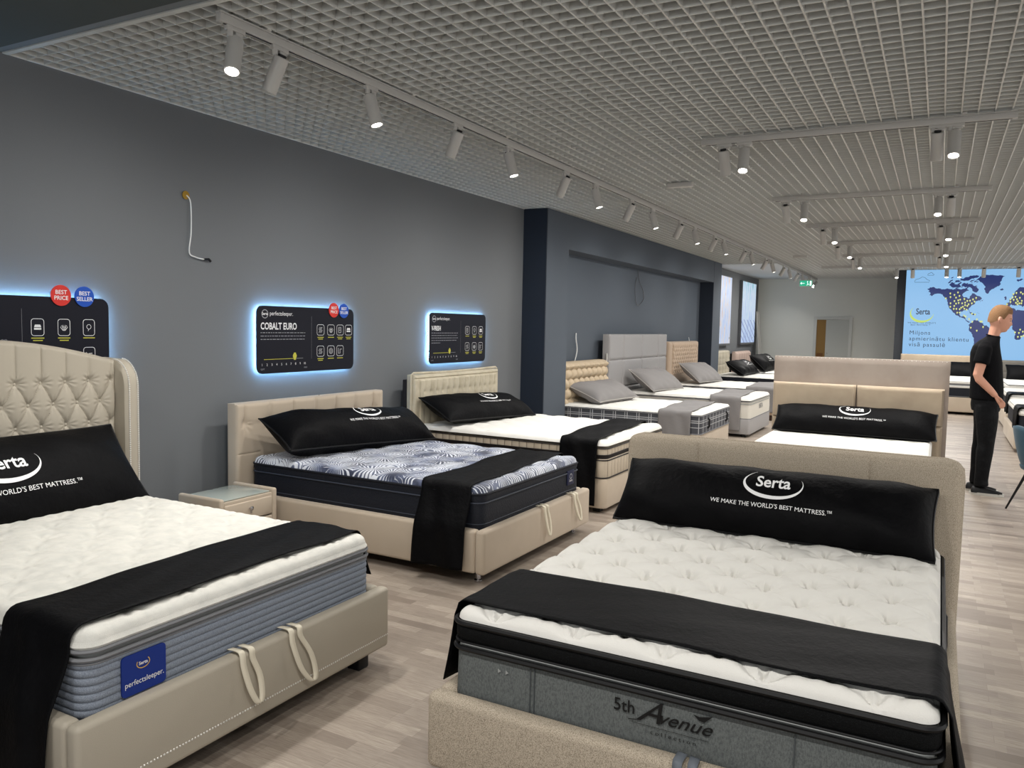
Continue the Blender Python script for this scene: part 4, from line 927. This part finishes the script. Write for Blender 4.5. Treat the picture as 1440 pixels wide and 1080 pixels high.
# B: big grey panel headboard
bB = thing('double_bed', 'grey leatherette bed with very wide square-panelled headboard in the middle of the alcove', 'bed', (-3.42, 12.72, 0))
skirt(2.0, 1.55, .03, [(0, .05), (.003, .06), (.003, .265), (0, .275)]).build('base', greyleather_m, bB)
legs(bB, [(.9, -.68), (.9, .68)], black_m, .055)
slab(-.98, -1.10, -1.42, 1.42, .05, 1.49, panelled((1.09, .66), (-.82, .06, .92), .03), 240, 90, .02, .03).build('headboard', greyleather_m, bB)
MB().tube([(-1.03, -1.425, 1.20), (-1.02, -1.44, 1.12), (-1.03, -1.44, 1.05)], .014, 6).build('tag', white_m, bB)
mB_ = mattress((-3.42, 12.72, .275), 0, 2.0, 1.53, .30, .05, 'thick cream mattress with pale printed border on the grey panelled bed', mat('ivory_ticking', (206, 202, 192), .8, bump=(60, .004)), whitefab_m, .015, .04, .05, tufts(.25, .25, .006, .05, 0, .004, 3), 60, 50, [(0, 0), (.004, .1), (0, .22), (-.006, .225), (0, .235), (0, .26)], [('piping', stone_m, .004, .222, .006), ('piping', greypipe_m, .004, .256, .005), ('piping', greypipe_m, .003, .006, .005)])
x = MB(); fn = lambda u, v: (1.006, u, v); put_text(x, fn, 'SERTA', .0, .12, .10, .001); put_text(x, fn, 'ROYAL' if False else '', .0, .07, .05); x.build('embroidered_text', greypipe_m, mB_, False)
runner((-3.42, 12.72, 0), 0, .40, .86, 1.53, .60, .10, .40, greyc_m, 'grey cloth runner on the cream mattress of the grey panelled bed', (.03, .02), None, (0, -.10), 6, .045)
pillow((-4.05, 12.55, .76), (.1, 1, -.02), (-.58, 0, .42), 1.25, .55, .22, greyp_m, mat('cream_piping', (170, 166, 160), .7), 'grey pillow leaning on the wide grey panelled headboard', 33, (.15, .08, .18, False, greypipe_m, False), sq=.08, wr=.02)
# C: mink tufted
bC = thing('double_bed', 'mink brown tufted bed, farthest inside the blue alcove', 'bed', (-3.45, 15.25, 0))
skirt(1.95, 1.56, .04, [(0, .10), (.003, .11), (.003, .28), (0, .29)]).build('base', brown_m, bC)
legs(bC, [(.85, -.68), (.85, .68)], mat('brown_leg', (70, 50, 38), .5), .10)
def tuftC(s, z):
    ds, dz = .13, .075; p = s/ds+z/(2*dz); q = s/ds-z/(2*dz)
    return .035*((np.abs(np.sin(pi*p))*np.abs(np.sin(pi*q)))**.4)*(z > .75)*(np.abs(s) < .82)+.02*(z <= .75)
slab(-.93, -1.07, -1.0, 1.0, .05, 1.35, tuftC, 220, 110, .05, .06).build('headboard', brown_m, bC)
mC = mattress((-3.43, 15.25, .29), 0, 1.97, 1.55, .27, .06, 'white topped mattress with dark navy side on the mink brown bed', mat('dark_teal_ticking', (44, 52, 66), .7), whitefab_m, .015, .03, .05, tufts(.2, .2, .005, .05, 0, .003, 3), 50, 40, None, [('piping', greypipe_m, .003, .235, .006)])
runner((-3.43, 15.25, 0), 0, .42, .90, 1.55, .585, .15, .40, greyc_m, 'grey cloth runner on the mattress of the mink brown bed', (.03, .02), None, (0, -.08), 8, .045)
pillow((-4.0, 15.1, .77), (.1, 1, -.02), (-.52, 0, .42), 1.25, .55, .22, greyp_m, mat('cream_piping', (170, 166, 160), .7), 'grey pillow in front of the mink brown tufted headboard', 35, (.15, .05, .18, False, greypipe_m, False), sq=.08, wr=.02)
# D, E beyond the alcove
bD = thing('double_bed', 'cream tufted bed just beyond the alcove under the first light box', 'bed', (-3.5, 18.57, 0))
skirt(1.95, 1.45, .04, [(0, .04), (.003, .05), (.003, .28), (0, .29)]).build('base', beige3_m, bD)
slab(-.95, -1.07, -.74, .74, .05, 1.10, lambda s, z: .02*(np.abs(np.sin(pi*s/.3))*np.abs(np.sin(pi*z/.13)))**.4, 90, 60, .04, .05).build('headboard', beige3_m, bD)
mattress((-3.48, 18.57, .29), 0, 1.97, 1.45, .27, .06, 'white mattress on the cream bed beyond the alcove', navyside_m, whitefab_m, .015, .03, .05, None, 30, 30)
pillow((-3.95, 18.50, .74), (.05, 1, 0), (-.55, 0, .36), 1.35, .5, .26, blackv_m, piping_m, 'black logo pillow just beyond the alcove corner', 41, (.1, .05, .26, False, print_m, True), sq=.08, wr=.02)
bE = thing('double_bed', 'pinkish beige channelled bed under the second light box near the back wall', 'bed', (-3.5, 20.85, 0))
skirt(1.95, 1.6, .04, [(0, .04), (.003, .05), (.003, .28), (0, .29)]).build('base', suede_m, bE)
slab(-.95, -1.05, -.85, .85, .05, 1.05, lambda s, z: .02*np.abs(np.sin(pi*s/.28))**.4, 90, 20, .03, .04).build('headboard', mat('blush_velvet', (190, 168, 156), .8), bE)
MB().box((-1.08, 0, .5), (.05, 1.68, 1.0), .005).build('back_board', wood_m, bE)
mattress((-3.48, 20.85, .29), 0, 1.97, 1.58, .27, .06, 'white mattress on the blush bed near the back wall', mat('light_ticking', (170, 172, 172), .8), whitefab_m, .015, .03, .05, None, 30, 30)
pillow((-3.9, 20.75, .79), (.05, 1, 0), (-.5, 0, .46), 1.45, .55, .30, blackv_m, piping_m, 'black logo pillow on the blush bed near the back wall', 43, (.1, .05, .3, False, print_m, True), sq=.10, wr=.02)

# ================================================================== beds by the screen
bF = thing('double_bed', 'beige bed standing under the left part of the map screen', 'bed', (.02, 19.15, 0), -pi/2)
frame_box(bF, beige_m, -.95, 1.05, 1.75, .05, .345, .06, .02)
slab(-1.0, -1.12, -.80, .88, .05, 1.13, panelled((.92,), (.42,), .01), 80, 60, .02, .03).build('headboard', sand_m, bF)
legs(bF, [(.95, -.72), (.95, .72), (-.9, -.72), (-.9, .72)], black_m, .055)
mattress((.02, 19.15, .24), -pi/2, 1.95, 1.60, .44, .05, 'dark sided mattress with white bands under the map screen', navyside_m, whitefab_m, .01, .03, .05, None, 30, 30, [(0, 0), (.004, .1), (0, .29)], [('piping', greypipe_m, .003, .12, .006)],
         bands=[('white_band', whitefab_m, [(0, .29), (.01, .305), (.008, .33), (0, .335)]), ('grey_band', greypipe_m, [(0, .335), (-.01, .35), (0, .375)]), ('white_pillow_top', whitefab_m, [(0, .375), (.01, .39), (0, .415)])])
pillow((.02, 19.9, .83), (1, 0, 0), (0, .2, .3), 1.5, .40, .20, blackv_m, piping_m, 'black pillow on the bed under the left part of the map screen', 45)
bG = thing('double_bed', 'grey bed behind the man, under the right part of the map screen', 'bed', (2.0, 19.15, 0), -pi/2)
frame_box(bG, greyleather_m, -.95, 1.05, 1.70, .05, .34, .06, .02)
slab(-1.0, -1.12, -.88, .88, .05, 1.06, panelled((.8,), (0,), .01), 60, 40, .02, .03).build('headboard', mat('dark_taupe_velvet', (112, 108, 102), .8), bG)
legs(bG, [(.95, -.72), (.95, .72), (-.9, -.72), (-.9, .72)], black_m, .055)
mattress((2.0, 19.15, .24), -pi/2, 1.95, 1.60, .42, .05, 'white topped mattress with black side behind the man', navyside_m, whitefab_m, .01, .03, .05, None, 30, 30, None, [], bands=[('white_band', whitefab_m, [(0, .30), (.012, .33), (0, .385)])])
pillow((2.0, 19.85, .80), (1, 0, 0), (0, .2, .3), 1.5, .42, .22, blackv_m, piping_m, 'black pillow on the grey bed behind the man', 47)
for (y, zt, lbf, lbm, lbr) in ((13.78, .60, 'beige low bed with cut-off corner right of the man', 'white edged black mattress on the low beige bed right of the man', 'black runner on the low beige bed right of the man'),
                               (16.35, .62, 'beige bed farther back, right of the man', 'white edged black mattress farther back, right of the man', 'black runner on the mattress farther back, right of the man')):
    b = thing('double_bed', lbf, 'bed', (1.78 if y < 15 else 1.84, y, 0), -pi/2)
    frame_box(b, beige_m, -1.0, 1.05, 1.66, .05, .31, .06, .02)
    legs(b, [(.95, -.72), (.95, .72)], black_m, .055)
    mattress((b.location.x, y, .22), -pi/2, 1.98, 1.56, zt-.22, .05, lbm, navyside_m, whitefab_m, .01, .03, .05, None, 30, 30, None, [], bands=[('white_band', whitefab_m, [(0, zt-.31), (.012, zt-.285), (0, zt-.245)])])
    runner((b.location.x, y, 0), -pi/2, .45, .99, 1.58, zt+.02, .12, .12, blackv_m, lbr, (.0, .03), None, (0, 0), 5, .04)

# ================================================================== chair at the right edge
ch = thing('shell_chair', 'dark teal upholstered shell chair with black legs at the right edge of the picture', 'chair', (.93, 8.42, 0), .35)
teal = mat('teal_velvet', (56, 84, 100), .75, bump=(200, .0008), sheen=.2)
na, nb = 40, 14; P = []
for i in range(na+1):
    a = math.radians(-140+280*i/na); row = []
    back = max(0, math.cos(a*.9))      # a=0 is the back (local -x)
    H = .16+.24*back**1.2
    for k in range(nb+1):
        q = k/nb; r = .17+.13*q**.6; row.append((-r*math.cos(a), r*math.sin(a), .40+H*q**1.3))
    P.append(row)
o = MB().grid(P).build('backrest', teal, ch); solidify(o, .03, 0)
MB().lathe([(.02, .36), (.16, .37), (.235, .41), (.245, .44), (.22, .465), (.05, .475)], (0, 0, 0), 28).build('seat', teal, ch)
for sx in (-1, 1):
    for sy in (-1, 1): MB().tube([(sx*.13, sy*.13, .385), (sx*.25, sy*.24, .0)], [.014, .008], 8).build('leg', black_m, ch)

# ================================================================== the man
def limb(mb, pts, rs, n=14, fl=1.0): return mb.tube(pts, rs, n, flat=fl)
def ell(mb, rings, n=24, y0=0):
    """rings: (cx, cy, z, rx, ry)"""
    P = [[(cx+rx*math.cos(2*pi*k/n), cy+y0+ry*math.sin(2*pi*k/n), z) for k in range(n)] for cx, cy, z, rx, ry in rings]
    o = len(mb.v); mb.grid(P, cv=True); N = len(P)
    mb.f.append(tuple(o+k for k in range(n))[::-1]); mb.f.append(tuple(o+(N-1)*n+k for k in range(n))); return mb
def remesh(o, v, sm=4):
    a = o.modifiers.new('one_surface', 'REMESH'); a.mode = 'VOXEL'; a.voxel_size = v; a.use_smooth_shade = True
    b = o.modifiers.new('soften', 'SMOOTH'); b.factor = .5; b.iterations = sm; return o
MX, MY = .455, 9.26
man = thing('person', 'tall person in black t-shirt, black jeans and black sneakers, hand in pocket, looking down', 'person', (MX, MY, 0))
skin = mat('skin', (214, 158, 134), .55, spec=.35, bump=(150, .0004)); tee = mat('black_cotton', (9, 9, 12), .85, spec=.12, bump=(60, .003)); jean = mat('black_denim', (17, 18, 20), .8, spec=.15, bump=(45, .005), var=(12, (28, 29, 31), .5, .7))
body = MB()
ell(body, [(-.02, 0, .86, .11, .16), (-.025, 0, 1.0, .105, .15), (-.03, 0, 1.2, .11, .155), (-.045, 0, 1.38, .115, .17), (-.055, 0, 1.48, .09, .15), (-.055, 0, 1.54, .06, .09)])
for s in (-1, 1): limb(body, [(-.02, s*.09, .90), (-.01, s*.10, .50), (-.04, s*.10, .10)], [.085, .06, .042])
limb(body, [(-.035, 0, 1.50), (.0, 0, 1.56), (.012, 0, 1.61), (.028, 0, 1.69)], [.062, .054, .052, .056])
# head: rings along the head's own axis, tipped forward
hm = Matrix.Translation((.055, 0, 1.755)) @ Matrix.Rotation(math.radians(14), 4, 'Y')
hd = MB(); n = 36; prof = []
for k in range(25):
    ph = pi*k/24; z = -.125*math.cos(ph); r = math.sin(ph)**.72; row = []
    for j in range(n):
        a = 2*pi*j/n; ca, sa = math.cos(a), math.sin(a)
        rx = (.098 if ca > 0 else .104)*r; ry = .077*r
        x_, y_ = rx*ca, ry*sa
        low = max(0, min(1, (-z)/.12))
        if ca > 0: x_ = x_*(1-.06*low)+.010*low*ca**2; y_ *= (1-.28*low)
        else: x_ *= (1-.42*low); y_ *= (1-.18*low)
        front = max(0, ca)**6 if ca > 0 else 0
        x_ += front*(.020*math.exp(-((z+.022)/.016)**2)+.013*math.exp(-((z+.064)/.020)**2)+.017*math.exp(-((z+.104)/.017)**2)+.005*math.exp(-((z-.028)/.012)**2)-.006*math.exp(-((z-.002)/.009)**2))
        row.append((x_, y_, z))
    prof.append(row)
hd.grid(prof, cv=True)
hd.f.append(tuple(range(n))[::-1]); hd.f.append(tuple(24*n+k for k in range(n)))
# nose
hd.tube([(.088, 0, .012), (.100, 0, -.008), (.108, 0, -.028), (.097, 0, -.036)], [.008, .010, .0115, .009], 10)
for s in (-1, 1):
    hd.tube([(-.002, s*.072, .012), (-.006, s*.083, .014), (-.008, s*.086, -.010), (.002, s*.079, -.030), (.006, s*.072, -.028)], [.010, .011, .011, .009, .006], 8)
hd.map(lambda a, b, c: (hm @ Vector((a, b, c)))[:]); body.add(hd.v, hd.f)
for s in (-1, 1):
    limb(body, [(-.06, s*.165, 1.475), (-.075, s*.205, 1.40), (-.115, s*.222, 1.20), (-.10, s*.222, 1.165), (.0, s*.200, 1.06), (.048, s*.180, 1.005)], [.05, .05, .043, .041, .034, .027], 16)
    # hand sliding into the front pocket: palm, four curled fingers, thumb hooked outside
    body.box((.068, s*.172, .975), (.040, .034, .085), .012, 2, Matrix.Rotation(-.5, 3, 'Y'))
    for k, (dx, l) in enumerate(((.030, .058), (.012, .068), (-.006, .064), (-.022, .050))):
        p0 = Vector((.092+dx*.7, s*.168, .945+dx*.45)); body.tube([p0[:], (p0+Vector((.016, -s*.004, -.026)))[:], (p0+Vector((.020, -s*.012, -l)))[:]], [.0095, .009, .007], 8)
    body.tube([(.075, s*.188, .99), (.100, s*.200, .972), (.114, s*.198, .945)], [.011, .010, .008], 8)
remesh(body.build('body', skin, man), .0065, 3)
# eyes, brows, mouth line
for s in (-1, 1):
    c_ = hm @ Vector((.081, s*.030, .006)); MB().lathe([(.002, -.010), (.008, -.006), (.010, 0), (.008, .006), (.002, .010)], c_, 10).build('eye', mat('eye_dark', (60, 50, 46), .2), man)
    MB().tube([(hm @ Vector((.092, s*.014, .026)))[:], (hm @ Vector((.089, s*.034, .030)))[:], (hm @ Vector((.076, s*.050, .024)))[:]], .0035, 6).build('eyebrow', mat('sandy_hair', (138, 104, 74), .85, bump=(90, .004)), man)
MB().tube([(hm @ Vector((.078, -.022, -.066)))[:], (hm @ Vector((.0975, 0, -.064)))[:], (hm @ Vector((.078, .022, -.066)))[:]], .0042, 6, flat=.6).build('lips', mat('lips', (178, 108, 98), .5), man)
# hair cap: short sides, swept front
hr = MB(); rows = []
for k in range(15):
    ph = pi/2*k/14*1.12; row = []
    for j in range(40):
        a = 2*pi*j/40; ca, sa = math.cos(a), math.sin(a)
        lim = .60 if ca > .45 else (.98 if ca > -.05 else 1.12)      # hairline higher over the face
        lim = .62+(.96-.62)*min(1, max(0, (.62-ca)/.30))**1.5 if ca > .1 else .96+.30*min(1, (.1-ca)/.7)
        p = ph/(pi/2*1.12)*lim*pi/2; z = .125*math.cos(p); r = math.sin(p)**.72
        edge = 1-(k/14)**2.2
        w = (.005+.013*max(0, math.cos(p))**.8+.010*max(0, ca)*math.exp(-((p-.75)/.4)**2)+.0018*math.sin(23*a+9*p))*edge+.0012
        row.append(((.098 if ca > 0 else .104)*r*ca+ca*w*math.sin(p), .077*r*sa+sa*w*math.sin(p), z+w*max(.0, math.cos(p))))
    rows.append(row)
hr.grid(rows, cv=True); hr.f.append(tuple(range(40))[::-1]); hr.map(lambda a, b, c: (hm @ Vector((a, b, c)))[:])
hr.build('hair', mat('sandy_hair', (150, 112, 74), .8), man)
# t-shirt
ts = MB(); ell(ts, [(-.02, 0, .955, .150, .190), (-.022, 0, 1.05, .148, .185), (-.03, 0, 1.2, .142, .185), (-.042, 0, 1.33, .142, .190), (-.052, 0, 1.42, .134, .190), (-.048, 0, 1.49, .118, .178), (-.026, 0, 1.54, .092, .132), (.002, 0, 1.578, .066, .072), (.006, 0, 1.592, .060, .062)])
for s in (-1, 1): limb(ts, [(-.06, s*.13, 1.50), (-.068, s*.19, 1.455), (-.085, s*.218, 1.37), (-.095, s*.228, 1.315)], [.055, .066, .070, .072], 18)
remesh(ts.build('t_shirt', tee, man), .010, 4)
MB().tube([(.006+.058*math.cos(a), .060*math.sin(a), 1.588-.014*math.cos(a)) for a in np.linspace(0, 2*pi, 25)[:-1]], .007, 8, closed=True).build('collar', tee, man)
# jeans
jn = MB(); ell(jn, [(-.02, 0, .84, .125, .165), (-.02, 0, .90, .135, .175), (-.02, 0, .98, .130, .170), (-.022, 0, 1.0, .125, .165)])
for s, dx in ((-1, .012), (1, -.022)):
    P_ = [(-.018, s*.088, .90), (-.012+dx*.3, s*.095, .78), (-.01+dx*.5, s*.098, .66), (-.015+dx, s*.10, .50), (-.02+dx, s*.10, .44), (-.025+dx, s*.10, .36), (-.03+dx, s*.10, .24), (-.035+dx, s*.10, .15), (-.032+dx, s*.10, .09)]
    limb(jn, P_, [.106, .102, .090, .074, .076, .072, .064, .062, .066], 20)
remesh(jn.build('jeans', jean, man), .010, 3)
for s, dx in ((-1, .012), (1, -.03)):
    sh = thing  # shoes
    up = MB(); rr = [(-.09, .02, .040), (-.075, .055, .062), (-.03, .060, .070), (.03, .050, .050), (.09, .038, .046), (.145, .028, .045), (.180, .018, .030)]
    P_ = []
    for (x_, h, w) in [(-.098, .030, .025), (-.088, .058, .036), (-.05, .070, .040), (-.01, .068, .041), (.04, .052, .044), (.09, .038, .047), (.14, .028, .042), (.172, .018, .026)]:
        P_.append([(x_-.02+dx, s*.10+w*math.cos(a), .022+max(0, h*math.sin(a)) if math.sin(a) > 0 else .022) for a in np.linspace(0, 2*pi, 17)[:-1]])
    up.grid(P_, cv=True); up.f.append(tuple(range(16))[::-1]); up.f.append(tuple(7*16+k for k in range(16)))
    so = up.build('shoe', mat('black_leather', (20, 20, 22), .5), man)
    so_ = MB(); O = [(-.02+dx+.038+.152*math.cos(a)*(1), s*.10+(.051+.006*math.cos(a))*math.sin(a), 0) for a in np.linspace(0, 2*pi, 25)[:-1]]
    so_.add([(x_, y_, .0) for x_, y_, _ in O]+[(x_, y_, .026) for x_, y_, _ in O], [tuple(range(24))[::-1], tuple(range(24, 48))]+[(i, (i+1) % 24, 24+(i+1) % 24, 24+i) for i in range(24)])
    so_.build('sole', mat('white_rubber', (205, 203, 196), .6), so)
